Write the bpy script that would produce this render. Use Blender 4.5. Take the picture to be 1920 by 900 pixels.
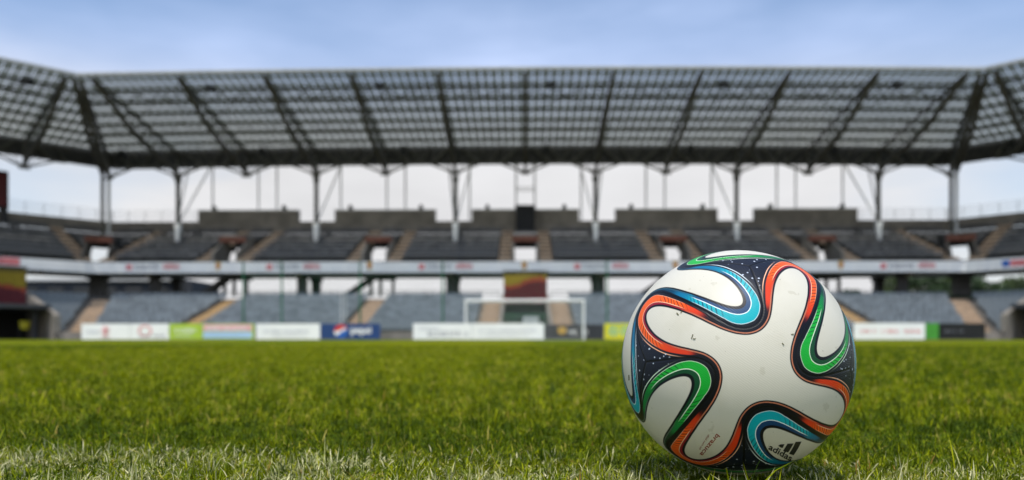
import bpy, math, random
import numpy as np
from mathutils import Vector, Matrix
random.seed(7); rng = np.random.default_rng(11)
R_ = math.radians
for o in list(bpy.data.objects): bpy.data.objects.remove(o)
scene = bpy.context.scene
col = scene.collection

# ------------------------------------------------------------------ camera, sky, sun, exposure
CAM_H = 0.1343
YAW = R_(1.0231)
cam_d = bpy.data.cameras.new('camera'); cam = bpy.data.objects.new('camera', cam_d); col.objects.link(cam)
cam.location = (0, 0, CAM_H); cam.rotation_euler = (R_(90), 0, YAW)
cam_d.sensor_width = 36; cam_d.lens = 26.25; cam_d.shift_y = 0.0953
cam_d.clip_start = 0.02; cam_d.clip_end = 5000
cam_d.dof.use_dof = True; cam_d.dof.focus_distance = 0.668; cam_d.dof.aperture_fstop = 4.4; cam_d.dof.aperture_blades = 9
scene.camera = cam
SUN_EL, SUN_AZ = 70, 193          # azimuth measured clockwise from +Y: high, behind the camera
world = bpy.data.worlds.new('World'); scene.world = world; world.use_nodes = True
wn = world.node_tree.nodes; wl = world.node_tree.links; wn.clear()
wo = wn.new('ShaderNodeOutputWorld'); bg = wn.new('ShaderNodeBackground'); bg.inputs['Strength'].default_value = 0.12
sky = wn.new('ShaderNodeTexSky'); sky.sky_type = 'NISHITA'; sky.sun_disc = False
sky.sun_elevation = R_(SUN_EL); sky.sun_rotation = R_(SUN_AZ); sky.air_density = 1.0; sky.dust_density = 0.6; sky.ozone_density = 2.5
wtc = wn.new('ShaderNodeTexCoord'); sep = wn.new('ShaderNodeSeparateXYZ'); wl.new(wtc.outputs['Generated'], sep.inputs[0])
mp = wn.new('ShaderNodeMapping'); mp.inputs['Scale'].default_value = (1.6, 1.6, 5.0); wl.new(wtc.outputs['Generated'], mp.inputs[0])
nz = wn.new('ShaderNodeTexNoise'); nz.inputs['Scale'].default_value = 1.5; nz.inputs['Detail'].default_value = 4; nz.inputs['Roughness'].default_value = .5
wl.new(mp.outputs[0], nz.inputs['Vector'])
def wmath(op, a, b=None, clamp=False):
    n = wn.new('ShaderNodeMath'); n.operation = op; n.use_clamp = clamp
    for i, v in enumerate((a, b)):
        if v is None: continue
        if isinstance(v, (int, float)): n.inputs[i].default_value = v
        else: wl.new(v, n.inputs[i])
    return n.outputs[0]
hz = wn.new('ShaderNodeMapRange'); hz.interpolation_type = 'SMOOTHSTEP'; wl.new(sep.outputs['Z'], hz.inputs['Value'])
hz.inputs['From Min'].default_value = 0.22; hz.inputs['From Max'].default_value = 0.43
hz.inputs['To Min'].default_value = 0.95; hz.inputs['To Max'].default_value = 0.04
cl = wmath('SUBTRACT', wmath('ADD', wmath('MULTIPLY', wmath('SUBTRACT', nz.outputs['Fac'], 0.5), 1.7), .50), wmath('MULTIPLY', wmath('ABSOLUTE', wmath('ADD', sep.outputs['X'], .02)), 1.15))
fac = wmath('ADD', hz.outputs[0], cl, clamp=True)
# cloud brightness varies softly, thicker and slightly darker near the horizon
nz2 = wn.new('ShaderNodeTexNoise'); nz2.inputs['Scale'].default_value = 3.0; nz2.inputs['Detail'].default_value = 3; wl.new(mp.outputs[0], nz2.inputs['Vector'])
cb = wmath('ADD', wmath('MULTIPLY', nz2.outputs['Fac'], 1.5), 3.75)
# added brightness in the unseen clouds behind and above the camera, lifting camera-facing surfaces
bk = wn.new('ShaderNodeMapRange'); bk.interpolation_type = 'SMOOTHSTEP'; wl.new(wmath('SUBTRACT', wmath('MULTIPLY', sep.outputs['Z'], .8), wmath('MULTIPLY', sep.outputs['Y'], .6)), bk.inputs['Value']); bk.inputs['From Min'].default_value = .15; bk.inputs['From Max'].default_value = .95; bk.inputs['To Min'].default_value = 1.0; bk.inputs['To Max'].default_value = 2.1
cb = wmath('MULTIPLY', cb, bk.outputs[0])
cc = wn.new('ShaderNodeCombineColor')
vl = wn.new('ShaderNodeMapRange'); vl.interpolation_type = 'SMOOTHSTEP'; wl.new(sep.outputs['Z'], vl.inputs['Value']); vl.inputs['From Min'].default_value = .21; vl.inputs['From Max'].default_value = .36   # thin veil higher up lets the blue through
wl.new(wmath('MULTIPLY', cb, wmath('SUBTRACT', 1.0, wmath('MULTIPLY', vl.outputs[0], .30))), cc.inputs[0]); wl.new(wmath('MULTIPLY', cb, wmath('SUBTRACT', 1.0, wmath('MULTIPLY', vl.outputs[0], .14))), cc.inputs[1]); wl.new(wmath('MULTIPLY', cb, wmath('ADD', 1.02, wmath('MULTIPLY', vl.outputs[0], .22))), cc.inputs[2])
mx = wn.new('ShaderNodeMix'); mx.data_type = 'RGBA'; wl.new(fac, mx.inputs[0]); wl.new(sky.outputs[0], mx.inputs[6]); wl.new(cc.outputs[0], mx.inputs[7])
wl.new(mx.outputs[2], bg.inputs['Color']); wl.new(bg.outputs[0], wo.inputs['Surface'])
sun_d = bpy.data.lights.new('sun', 'SUN'); sun_d.energy = 2.3; sun_d.angle = R_(.6); sun_d.color = (1, .955, .88)
sun = bpy.data.objects.new('sun', sun_d); col.objects.link(sun)
az = R_(SUN_AZ); el = R_(SUN_EL)
sdir = Vector((math.sin(az)*math.cos(el), math.cos(az)*math.cos(el), math.sin(el)))
sun.rotation_euler = sdir.to_track_quat('Z', 'Y').to_euler(); sun.location = (0, -10, 40)
vs = scene.view_settings
vs.view_transform = 'Standard'; vs.look = 'None'; vs.gamma = 1; vs.use_curve_mapping = False; vs.exposure = 0.56
scene.cycles.transparent_max_bounces = 24

# ------------------------------------------------------------------ helpers
def tag(o, label=None, cat=None, group=None, kind=None):
    if label: o['label'] = label
    if cat: o['category'] = cat
    if group: o['group'] = group
    if kind: o['kind'] = kind
    return o
def thing(name, label, cat, loc=(0, 0, 0), group=None, rz=0):
    o = bpy.data.objects.new(name, None); o.empty_display_size = .2; col.objects.link(o)
    o.location = loc; o.rotation_euler = (0, 0, rz)
    return tag(o, label, cat, group)
def root_off(p):
    v = Vector((0, 0, 0))
    while p is not None: v += Vector(p.location); p = p.parent
    return v
def copy_tree(o, loc=None, label=None, rz=None, parent=None):
    c = o.copy(); col.objects.link(c)
    if parent is not None: c.parent = parent
    if loc is not None: c.location = loc
    if rz is not None: c.rotation_euler = (0, 0, rz)
    if label: c['label'] = label
    for ch in [x for x in bpy.data.objects if x.parent == o]: copy_tree(ch, parent=c)
    return c
class MB:
    def __init__(s): s.v = []; s.f = []; s.m = []; s.a = {}
    def quad(s, *p, mi=0):
        n = len(s.v); s.v += [tuple(x) for x in p]; s.f.append(tuple(range(n, n+len(p)))); s.m.append(mi)
    def hexa(s, p, mi=0):      # p: 8 corners, bottom 0-3 then top 4-7
        n = len(s.v); s.v += [tuple(x) for x in p]
        for q in ((3,2,1,0),(4,5,6,7),(0,1,5,4),(1,2,6,5),(2,3,7,6),(3,0,4,7)): s.f.append(tuple(n+i for i in q)); s.m.append(mi)
    def box(s, x0, x1, y0, y1, z0, z1, mi=0, mp=None):
        P = [(x0,y0,z0),(x1,y0,z0),(x1,y1,z0),(x0,y1,z0),(x0,y0,z1),(x1,y0,z1),(x1,y1,z1),(x0,y1,z1)]
        if mp: P = [mp(*q) for q in P]
        s.hexa(P, mi)
    def bar(s, a, b, w, h=None, mi=0, n=4):
        a = Vector(a); b = Vector(b); d = (b-a)
        if d.length < 1e-6: return
        d.normalize(); h = h or w
        up = Vector((0,0,1)) if abs(d.z) < .95 else Vector((0,1,0))
        x = d.cross(up).normalized(); y = x.cross(d).normalized()
        if n == 4:
            P = [a-x*w/2-y*h/2, a+x*w/2-y*h/2, b+x*w/2-y*h/2, b-x*w/2-y*h/2, a-x*w/2+y*h/2, a+x*w/2+y*h/2, b+x*w/2+y*h/2, b-x*w/2+y*h/2]
            s.hexa(P, mi)
        else:
            k = len(s.v)
            for c in (a, b):
                for i in range(n):
                    t = 2*math.pi*i/n; s.v.append(tuple(c + x*math.cos(t)*w/2 + y*math.sin(t)*h/2))
            for i in range(n): j = (i+1) % n; s.f.append((k+i, k+j, k+n+j, k+n+i)); s.m.append(mi)
            s.f.append(tuple(k+i for i in range(n))[::-1]); s.m.append(mi); s.f.append(tuple(k+n+i for i in range(n))); s.m.append(mi)
    def disc(s, c, r, th, axis='y', n=28, mi=0):
        a = Vector(c); d = {'y': Vector((0,1,0)), 'z': Vector((0,0,1)), 'x': Vector((1,0,0))}[axis]
        s.bar(a-d*th/2, a+d*th/2, 2*r, 2*r, mi, n)
    def build(s, name, mats, parent=None, smooth=False, attrs=None):
        off = root_off(parent) if parent is not None else Vector((0, 0, 0))
        me = bpy.data.meshes.new(name)
        vv = (np.array(s.v, dtype=float) - np.array(off)) if s.v else np.zeros((0, 3))
        me.from_pydata(vv.tolist(), [], s.f)
        if not isinstance(mats, (list, tuple)): mats = [mats]
        for m in mats: me.materials.append(m)
        if len(mats) > 1: me.polygons.foreach_set('material_index', s.m)
        if smooth: me.polygons.foreach_set('use_smooth', [True]*len(me.polygons))
        if attrs:
            for k, a in attrs.items():
                at = me.attributes.new(k, 'FLOAT', 'POINT'); at.data.foreach_set('value', np.asarray(a, dtype=np.float32))
        o = bpy.data.objects.new(name, me); col.objects.link(o)
        if parent is not None: o.parent = parent
        return o
# node helper -----------------------------------------------------
class S:
    def __init__(s, nt, sock): s.nt = nt; s.s = sock
    def _m(s, op, b=None, c=None, clamp=False):
        n = s.nt.nodes.new('ShaderNodeMath'); n.operation = op; n.use_clamp = clamp
        s.nt.links.new(s.s, n.inputs[0])
        for i, v in ((1, b), (2, c)):
            if v is None: continue
            if isinstance(v, S): s.nt.links.new(v.s, n.inputs[i])
            else: n.inputs[i].default_value = v
        return S(s.nt, n.outputs[0])
    def __add__(s, o): return s._m('ADD', o)
    def __sub__(s, o): return s._m('SUBTRACT', o)
    def __mul__(s, o): return s._m('MULTIPLY', o)
    def __truediv__(s, o): return s._m('DIVIDE', o)
    def inv(s): return (s*-1.0)+1.0
    def ss(s, a, b):
        n = s.nt.nodes.new('ShaderNodeMapRange'); n.interpolation_type = 'SMOOTHSTEP'; s.nt.links.new(s.s, n.inputs['Value'])
        n.inputs['From Min'].default_value = a; n.inputs['From Max'].default_value = b
        return S(s.nt, n.outputs[0])
    def lin(s, a, b, c=0., d=1.):
        n = s.nt.nodes.new('ShaderNodeMapRange'); s.nt.links.new(s.s, n.inputs['Value'])
        for k, v in (('From Min', a), ('From Max', b), ('To Min', c), ('To Max', d)): n.inputs[k].default_value = v
        return S(s.nt, n.outputs[0])
def attr(nt, name):
    n = nt.nodes.new('ShaderNodeAttribute'); n.attribute_name = name; return S(nt, n.outputs['Fac'])
def mixc(nt, f, a, b):
    n = nt.nodes.new('ShaderNodeMix'); n.data_type = 'RGBA'
    if isinstance(f, S): nt.links.new(f.s, n.inputs[0])
    else: n.inputs[0].default_value = f
    for i, v in ((6, a), (7, b)):
        if isinstance(v, S): nt.links.new(v.s, n.inputs[i])
        else: n.inputs[i].default_value = (*v, 1)
    return S(nt, n.outputs[2])
def noise(nt, scale, detail=3, vec=None, rough=.5, dist=0):
    n = nt.nodes.new('ShaderNodeTexNoise'); n.inputs['Scale'].default_value = scale; n.inputs['Detail'].default_value = detail; n.inputs['Roughness'].default_value = rough
    n.inputs['Distortion'].default_value = dist
    if vec is None:
        t = nt.nodes.new('ShaderNodeTexCoord'); vec = t.outputs['Object']
    nt.links.new(vec, n.inputs['Vector']); return S(nt, n.outputs['Fac'])
def newmat(name):
    m = bpy.data.materials.new(name); m.use_nodes = True; nt = m.node_tree; nt.nodes.clear()
    out = nt.nodes.new('ShaderNodeOutputMaterial'); p = nt.nodes.new('ShaderNodeBsdfPrincipled'); nt.links.new(p.outputs[0], out.inputs['Surface'])
    return m, nt, p, out
def pmat(name, c, rough=.7, var=.25, scale=2.0, metal=0., spec=.4, bump=0.):
    m, nt, p, out = newmat(name)
    n = noise(nt, scale, 4)
    c = tuple(c); d = tuple(x*(1-var) for x in c); l = tuple(min(1, x*(1+var)) for x in c)
    nt.links.new(mixc(nt, n.ss(.3, .7), d, l).s, p.inputs['Base Color'])
    p.inputs['Roughness'].default_value = rough; p.inputs['Metallic'].default_value = metal; p.inputs['Specular IOR Level'].default_value = spec
    if bump:
        b = nt.nodes.new('ShaderNodeBump'); b.inputs['Strength'].default_value = bump; b.inputs['Distance'].default_value = .01
        nt.links.new(noise(nt, scale*8, 4).s, b.inputs['Height']); nt.links.new(b.outputs[0], p.inputs['Normal'])
    return m
M = dict(
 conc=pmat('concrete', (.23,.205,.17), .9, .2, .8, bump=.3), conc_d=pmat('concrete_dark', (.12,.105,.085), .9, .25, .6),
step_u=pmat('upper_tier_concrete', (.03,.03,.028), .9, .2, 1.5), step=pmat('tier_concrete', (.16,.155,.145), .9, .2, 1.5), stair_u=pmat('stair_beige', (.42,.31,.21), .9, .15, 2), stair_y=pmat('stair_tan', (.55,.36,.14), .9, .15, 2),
 stair_l=pmat('stair_light', (.50,.36,.23), .9, .15, 2),
 seat_d=pmat('seat_charcoal', (.135,.13,.122), .5, .38, 1.5), seat_b=pmat('seat_greyblue', (.16,.185,.195), .45, .28, 1.5),
 white=pmat('white_paint', (.92,.91,.87), .5, .04, .5), offw=pmat('pale_paint', (.62,.62,.60), .6, .08, .5),
 steel=pmat('olive_steel', (.085,.08,.065), .6, .2, 1.), steel_d=pmat('dark_steel', (.03,.028,.024), .6, .25, 1.), steel_l=pmat('light_steel', (.50,.50,.48), .5, .1, 1.),
 black=pmat('black', (.012,.012,.012), .7, .2, 1.), lintel=pmat('lintel_rust', (.17,.06,.035), .7, .15, 1.), red=pmat('red', (.62,.05,.05), .5, .05, 1.), pink=pmat('pale_red', (.72,.20,.20), .5, .1, 1.),
 grey=pmat('grey_letter', (.22,.22,.25), .6, .1, 1.), lgrey=pmat('pale_letter', (.55,.56,.60), .6, .05, 1.), gold=pmat('gold', (.60,.36,.06), .5, .1, 1.), blue=pmat('board_blue', (.012,.05,.17), .4, .08, 1.), teal=pmat('teal', (.10,.50,.45), .5, .05, 1.),
 lime=pmat('lime', (.42,.58,.05), .5, .08, 1.), yellow=pmat('yellow', (.72,.66,.03), .5, .05, 1.), cyan=pmat('pale_blue', (.42,.60,.78), .5, .05, 1.), rose=pmat('rose', (.80,.45,.45), .5, .05, 1.),
 dgrey=pmat('board_dark', (.035,.037,.042), .5, .1, 1.), green=pmat('post_green', (.02,.13,.06), .5, .1, 1.), bgreen=pmat('board_green', (.06,.30,.03), .5, .15, 3.), lblue=pmat('logo_blue', (.02,.12,.45), .4, .05, 1.),
 navy=pmat('far_wall', (.05,.055,.065), .8, .2, .3), maroon=pmat('maroon', (.10,.008,.010), .6, .2, .6), glass=pmat('window_dark', (.02,.025,.03), .15, .1, 1.),
)
CX, CY = 985., 633.
def px(x, Y): return (x-CX)/1400.*Y          # metres from the pitch's centre line of a thing Y metres away

# ------------------------------------------------------------------ ground
def plane(name, x0, x1, y0, y1, z, mat, nx=1, ny=1):
    mb = MB()
    for i in range(nx):
        for j in range(ny):
            a = x0+(x1-x0)*i/nx; b = x0+(x1-x0)*(i+1)/nx; c = y0+(y1-y0)*j/ny; d = y0+(y1-y0)*(j+1)/ny
            mb.quad((a,c,z),(b,c,z),(b,d,z),(a,d,z))
    o = mb.build(name, mat); o['kind'] = 'structure'; return o
gm = pmat('ground_far', (.06,.07,.045), .95, .3, .05)
plane('ground', -2500, 2500, -1500, 3500, -.03, gm)
m, nt, p, out = newmat('turf')
tc = nt.nodes.new('ShaderNodeTexCoord')
gx = nt.nodes.new('ShaderNodeSeparateXYZ'); nt.links.new(tc.outputs['Object'], gx.inputs[0]); X_ = S(nt, gx.outputs[0]); Y_ = S(nt, gx.outputs[1])
stripe = (X_+404.05)._m('PINGPONG', 5.5).ss(2.5, 3.0)
mpn = nt.nodes.new('ShaderNodeMapping'); mpn.inputs['Scale'].default_value = (1, .35, 1); nt.links.new(tc.outputs['Object'], mpn.inputs[0])
n1 = noise(nt, 1.1, 5, mpn.outputs[0], .65); n2 = noise(nt, 14, 4, mpn.outputs[0], .7)
base = mixc(nt, stripe, (.092,.120,.001), (.165,.178,.0015))
base = mixc(nt, n1.ss(.3, .7)*.55, base, (.095,.125,.001)); base = mixc(nt, n2.ss(.45, .75)*.5, base, (.19,.205,.003))
nt.links.new(base.s, p.inputs['Base Color']); p.inputs['Roughness'].default_value = .9; p.inputs['Specular IOR Level'].default_value = .05
b = nt.nodes.new('ShaderNodeBump'); b.inputs['Strength'].default_value = .8; b.inputs['Distance'].default_value = .03; nt.links.new(n2.s, b.inputs['Height']); nt.links.new(b.outputs[0], p.inputs['Normal'])
plane('pitch', -36, 36, -30, 51.5, -.012, m)
plane('path', -46, 46, 51.5, 52.9, -.010, pmat('track', (.12,.11,.10), .9, .2, 1))

# ------------------------------------------------------------------ grass blades
def make_grass():
    N = 640000; d0, d1 = .48, 14.
    d = d0*np.exp(rng.random(N)*math.log(d1/d0)); x = (rng.random(N)*2-1)*(.80*d+.22)
    # rows behind the camera are not needed; keep the ball's footprint short
    bx, by = BALL[0], BALL[1]; rb = np.hypot(x-bx, d-by); keep = rb > .045; d = d[keep]; x = x[keep]; rb = rb[keep]; N = len(d)
    sc = np.maximum(1, d/1.1)**.8
    def vn(x, y, f, s):   # cheap smooth noise
        r = np.random.default_rng(s); ph = r.random((6, 3))*6.28; a = r.random(6)*6.28; o = 0
        for i in range(6): o = o+np.sin(f*(1+.35*i)*(x*np.cos(a[i])+y*np.sin(a[i]))+ph[i, 0]+1.5*np.sin(f*.6*(x*np.sin(a[i])-y*np.cos(a[i]))+ph[i, 1]))
        return o/6
    clump = .7*vn(x, d, 16, 1)+.8*vn(x, d, 55, 5)+.6*vn(x, d, 120, 6)
    H = (.0070+.0070*rng.random(N)**1.2+.0070*np.clip(clump, -1, 1))*np.clip(sc, 1, 1.3)
    tall = rng.random(N) < np.where(d < .85, .018, .008); H = np.where(tall, H*1.9, H)
    H = np.where((rb < .17) & (d < by-.03), H*1.3, H); H = np.where(rb < .10, H*np.clip((rb-.02)/.07, .45, 1), H); H = np.maximum(H, .004)
    w = (.00042+.00045*rng.random(N))*sc
    th = rng.random(N)*2*math.pi
    lean = np.abs(rng.normal(1.15, .6, N)); flat = rng.random(N) < .25; lean = np.where(flat, 1.0+.5*rng.random(N), lean)
    dx, dy = np.cos(th), np.sin(th); fx = rng.random(N)*2*math.pi; wx, wy = np.cos(fx), np.sin(fx)
    wx = np.where(rng.random(N) < .6, -dy, wx); wy = np.where(wx == -dy, dx, wy)
    V = np.zeros((N, 7, 3), np.float32); T = np.zeros((N, 7), np.float32)
    L = H*1.45
    px_, py_, pz_ = x.copy(), d.copy(), np.full(N, -.012)
    k = 0; ang = lean*.25
    for i, (fr, ww) in enumerate(((0, .8), (.38, 1.), (.72, .75), (1, 0))):
        if i:
            ang = ang+lean*.42; px_ = px_+dx*np.sin(ang)*L*.34; py_ = py_+dy*np.sin(ang)*L*.34; pz_ = pz_+np.cos(ang)*L*.36
            pz_ = np.maximum(pz_, -.010+.0015*i)
        if i < 3:
            V[:, k] = np.stack([px_-wx*w*ww, py_-wy*w*ww, pz_], 1); V[:, k+1] = np.stack([px_+wx*w*ww, py_+wy*w*ww, pz_], 1); T[:, k] = T[:, k+1] = fr; k += 2
        else: V[:, 6] = np.stack([px_, py_, pz_], 1); T[:, 6] = 1
    # blades pressed aside by the ball
    P = V.reshape(-1, 3); r = P-np.array(BALL, np.float32); dd = np.linalg.norm(r, axis=1); ins = dd < .112
    P[ins] = np.array(BALL, np.float32)+r[ins]/dd[ins][:, None]*.1125
    me = bpy.data.meshes.new('grass')
    me.vertices.add(N*7); me.vertices.foreach_set('co', P.ravel())
    idx = (np.arange(N)*7)[:, None]
    q = np.concatenate([idx+np.array([[0,1,3,2]]), idx+np.array([[2,3,5,4]]), idx+np.array([[4,5,6]])], 1).ravel()
    me.loops.add(N*11); me.loops.foreach_set('vertex_index', q.astype(np.int32))
    me.polygons.add(N*3)
    ls = (np.arange(N)*11)[:, None]+np.array([[0,4,8]]); me.polygons.foreach_set('loop_start', ls.ravel().astype(np.int32))
    me.update(); me.validate()
    # white line: painted blades, worn, with a ragged far edge
    edge = .925-.105*np.clip((x+.6)/.75, 0, 1.3)+.03*vn(x, d, 22, 9)
    pm = 1/(1+np.exp((d-edge)/.022)); pm = pm*(.30+.70*np.clip(.5+1.6*vn(x, d, 18, 3)+.8*vn(x, d, 60, 4), 0, 1))
    paint = (rng.random(N) < pm*.46)*(.25+.75*rng.random(N)**1.2)
    rn = rng.random(N); tone = np.clip(.42+.5*(.55*vn(x, d, 5, 7)+.7*vn(x, d, 17, 8)+.9*vn(x, d, 70, 10)+.7*vn(x, d, 160, 12))+.5*(np.clip((2.75-np.abs(x+2.55))/.5, -1, 1)*.5+.1)*np.clip((d-1.5)/2.5, 0, 1), 0, 1)
    tone = tone*(1-.55*np.exp(-((d-1.08)/.20)**2)*(d > edge)); dark_band = np.exp(-((d-1.04-.10*vn(x, d, 6, 33)-.06*vn(x, d, 20, 34))/.20)**2)*(d > edge-.02)*(.75+.25*np.clip(vn(x, d, 9, 31)*2, -1, 1)); cs = .011*sc; hsh = np.modf(np.abs(np.sin(np.floor((x+.3*d)/cs)*127.1+np.floor((d-.2*x)/(cs*1.2))*311.7+np.floor(sc*4)*17.)*43758.5453))[0]  # blades darker in an uneven band just beyond the line
    rn = np.clip(.55*rn+.45*hsh, 0, 1); rn = np.where(rn < .86, rn*(1-.20*np.clip(dark_band, 0, 1)), rn)
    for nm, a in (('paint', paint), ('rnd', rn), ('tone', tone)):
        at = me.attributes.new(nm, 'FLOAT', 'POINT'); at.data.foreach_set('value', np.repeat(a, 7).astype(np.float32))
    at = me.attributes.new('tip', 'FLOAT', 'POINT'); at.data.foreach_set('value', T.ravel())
    m, nt, p, out = newmat('grass_blade')
    rn_, tn, pt, tp = attr(nt, 'rnd'), attr(nt, 'tone'), attr(nt, 'paint'), attr(nt, 'tip')
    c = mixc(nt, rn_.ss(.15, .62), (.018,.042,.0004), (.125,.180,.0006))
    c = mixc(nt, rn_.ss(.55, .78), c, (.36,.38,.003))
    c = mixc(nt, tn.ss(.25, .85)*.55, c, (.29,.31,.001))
    c = mixc(nt, rn_.ss(.86, .88), c, (.52,.43,.09))
    c = mixc(nt, rn_.ss(.945, .95), c, (.36,.20,.05))
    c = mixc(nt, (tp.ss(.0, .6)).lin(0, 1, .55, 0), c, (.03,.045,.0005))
    c = mixc(nt, pt*tp.ss(.05, .55), c, (.86,.79,.44))
    nt.links.new(c.s, p.inputs['Base Color']); p.inputs['Roughness'].default_value = .5; p.inputs['Specular IOR Level'].default_value = .10
    tr = nt.nodes.new('ShaderNodeBsdfTranslucent'); nt.links.new(c.s, tr.inputs[0]); ms = nt.nodes.new('ShaderNodeMixShader'); ms.inputs[0].default_value = .25
    nt.links.new(p.outputs[0], ms.inputs[1]); nt.links.new(tr.outputs[0], ms.inputs[2]); nt.links.new(ms.outputs[0], out.inputs['Surface'])
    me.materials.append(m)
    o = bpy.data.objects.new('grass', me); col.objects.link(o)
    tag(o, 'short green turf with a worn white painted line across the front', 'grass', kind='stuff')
# ball centre (world)
Cc = (.2197, .0243, .7389)
cy_, sy_ = math.cos(YAW), math.sin(YAW)
RIGHT = np.array([cy_, sy_, 0.]); FWD = np.array([-sy_, cy_, 0.]); DOWN = np.array([0, 0, -1.])
BALLV = Cc[0]*RIGHT+Cc[2]*FWD+Cc[1]*DOWN+np.array([0, 0, CAM_H]); BALL = tuple(BALLV)
make_grass()

# ------------------------------------------------------------------ stadium mapping
XC = 40.9; TM = .41421
def mit(Y): return (72-Y)*TM
def xc(Y): return XC-mit(Y)
def mC(t, Y, z): return (t, Y, z)
def mL(s, Y, z): return (-XC-.70711*s+.70711*(72-Y), 72-.70711*s-.70711*(72-Y), z)
def mR(s, Y, z): a = mL(s, Y, z); return (-a[0], a[1], a[2])
def camber(x): return .36*(1-min(1, (x/XC)**2))
def roofed(f):
    def g(s, Y, z):
        a = f(s, Y, z); return (a[0], a[1], a[2]+camber(a[0]))
    return g
def seg(mb, f, a, b, Y0, Y1, z0, z1, mi=0):
    """hexahedron along a stand between a and b; a/b may be functions of Y (mitred ends)"""
    A = a if callable(a) else (lambda Y: a); B = b if callable(b) else (lambda Y: b)
    P = [f(A(Y0),Y0,z0), f(B(Y0),Y0,z0), f(B(Y1),Y1,z0), f(A(Y1),Y1,z0), f(A(Y0),Y0,z1), f(B(Y0),Y0,z1), f(B(Y1),Y1,z1), f(A(Y1),Y1,z1)]
    mb.hexa(P, mi)
WEND = 26.
UPR, UPD, UPH, UY, UZ = 8, 1.35, .53, 65.8, 6.9
LOR, LOD, LOH, LY, LZ = 12, .92, .262, 53.0, .30
VOM = [-27., -13.5, 0., 13.5, 27.]
def make_seat_proto(b0):
    mb = MB()
    mb.box(-.21,.21,-.20,.14,.36,.41); mb.box(-.18,-.14,.145,.175,.38,b0); mb.box(.14,.18,.145,.175,.38,b0); mb.hexa([(-.21,.15,b0),(.21,.15,b0),(.21,.19,b0),(-.21,.19,b0),(-.20,.20,.80),(.20,.20,.80),(.20,.235,.80),(-.20,.235,.80)])
    mb.box(-.03,.03,.0,.12,.0,.36)
    return mb
SEATS = {'low': make_seat_proto(.46), 'up': make_seat_proto(.56)}
def add_seats(root, spots, mat, kind, nind=100):
    SEAT = SEATS[kind]; SEATV = np.array(SEAT.v); SEATF = np.array(SEAT.f)
    """spots: (x,y,z,rz) ; the largest 'nind' in the picture are parts, the rest one stuff part"""
    spots = sorted(spots, key=lambda s: s[0]**2+s[1]**2)
    off = root_off(root)
    mb = MB(); mb.v = list(SEAT.v); mb.f = list(SEAT.f); mb.m = list(SEAT.m)
    first = None
    for s in spots[:nind]:
        if first is None:
            first = MB(); first.v = [tuple(Vector(v)+off) for v in SEAT.v]; first.f = list(SEAT.f); first.m = list(SEAT.m)
            o = first.build('seat', mat, root); first = o
        else: o = first.copy(); col.objects.link(o); o.parent = root
        o.location = (s[0]-off.x, s[1]-off.y, s[2]-off.z); o.rotation_euler = (0, 0, s[3])
    rest = spots[nind:]
    if rest:
        A = np.array(rest); c, s_ = np.cos(A[:, 3])[:, None], np.sin(A[:, 3])[:, None]
        vx = SEATV[None, :, 0]*c-SEATV[None, :, 1]*s_+A[:, 0:1]; vy = SEATV[None, :, 0]*s_+SEATV[None, :, 1]*c+A[:, 1:2]; vz = SEATV[None, :, 2]+A[:, 2:3]
        n = len(SEATV); V = np.stack([vx, vy, vz], 2).reshape(-1, 3); F = (SEATF[None]+(np.arange(len(A))*n)[:, None, None]).reshape(-1, 4)
        r = MB(); r.v = [tuple(v) for v in V]; r.f = [tuple(f) for f in F.tolist()]; r.m = [0]*len(F)
        o = r.build('seats', mat, root); o['kind'] = 'stuff'
def rotz(f):   # seat facing for each stand
    return {mC: 0., mL: R_(45), mR: R_(-45)}[f]
def entrance_side(v, f, a, b):
    """side wall of a stand entrance: full height beside the opening, sloping down with the rows in front of it"""
    A = a if callable(a) else (lambda Y: a); B = b if callable(b) else (lambda Y: b)
    seg(v, f, a, b, 68.5, 70.3, UZ+.004, 9.42)
    v.hexa([f(A(66.6),66.6,UZ+.004), f(B(66.6),66.6,UZ+.004), f(B(68.497),68.497,UZ+.004), f(A(68.497),68.497,UZ+.004), f(A(66.6),66.6,7.75), f(B(66.6),66.6,7.75), f(B(68.497),68.497,8.75), f(A(68.497),68.497,8.75)])
def stand_ranges(f, Y, cuts):
    """free intervals along the stand at depth Y after removing cuts (a,b)"""
    if f is mC: lo, hi = -xc(Y), xc(Y)
    else: lo, hi = mit(Y), WEND
    out = [(lo, hi)]
    for a, b in cuts:
        a = a(Y) if callable(a) else a; b = b(Y) if callable(b) else b
        nw = []
        for l, h in out:
            if b <= l or a >= h: nw.append((l, h)); continue
            if a > l: nw.append((l, a))
            if b < h: nw.append((b, h))
        out = nw
    return [(l, h) for l, h in out if h-l > .05]
WORDS = {}
def text_mesh(body, size, name, mat, parent, place, extrude=.012, shear=0, bold=0, align='CENTER', sx=1.):
    """lettering as a mesh; place maps (x, y, depth) of the text to the world"""
    c = bpy.data.curves.new('tmp', 'FONT'); c.body = body; c.size = size; c.extrude = extrude; c.align_x = align; c.shear = shear; c.offset = bold; c.resolution_u = 4
    o = bpy.data.objects.new('tmp', c); col.objects.link(o)
    bpy.context.view_layer.update()
    me = bpy.data.meshes.new_from_object(o.evaluated_get(bpy.context.evaluated_depsgraph_get()))
    mb = MB(); mb.v = [tuple(place(v.co.x*sx, v.co.y, v.co.z)) for v in me.vertices]; mb.f = [tuple(p.vertices) for p in me.polygons]; mb.m = [0]*len(mb.f)
    bpy.data.objects.remove(o); bpy.data.curves.remove(c); bpy.data.meshes.remove(me)
    return mb.build(name, mat, parent)

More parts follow.
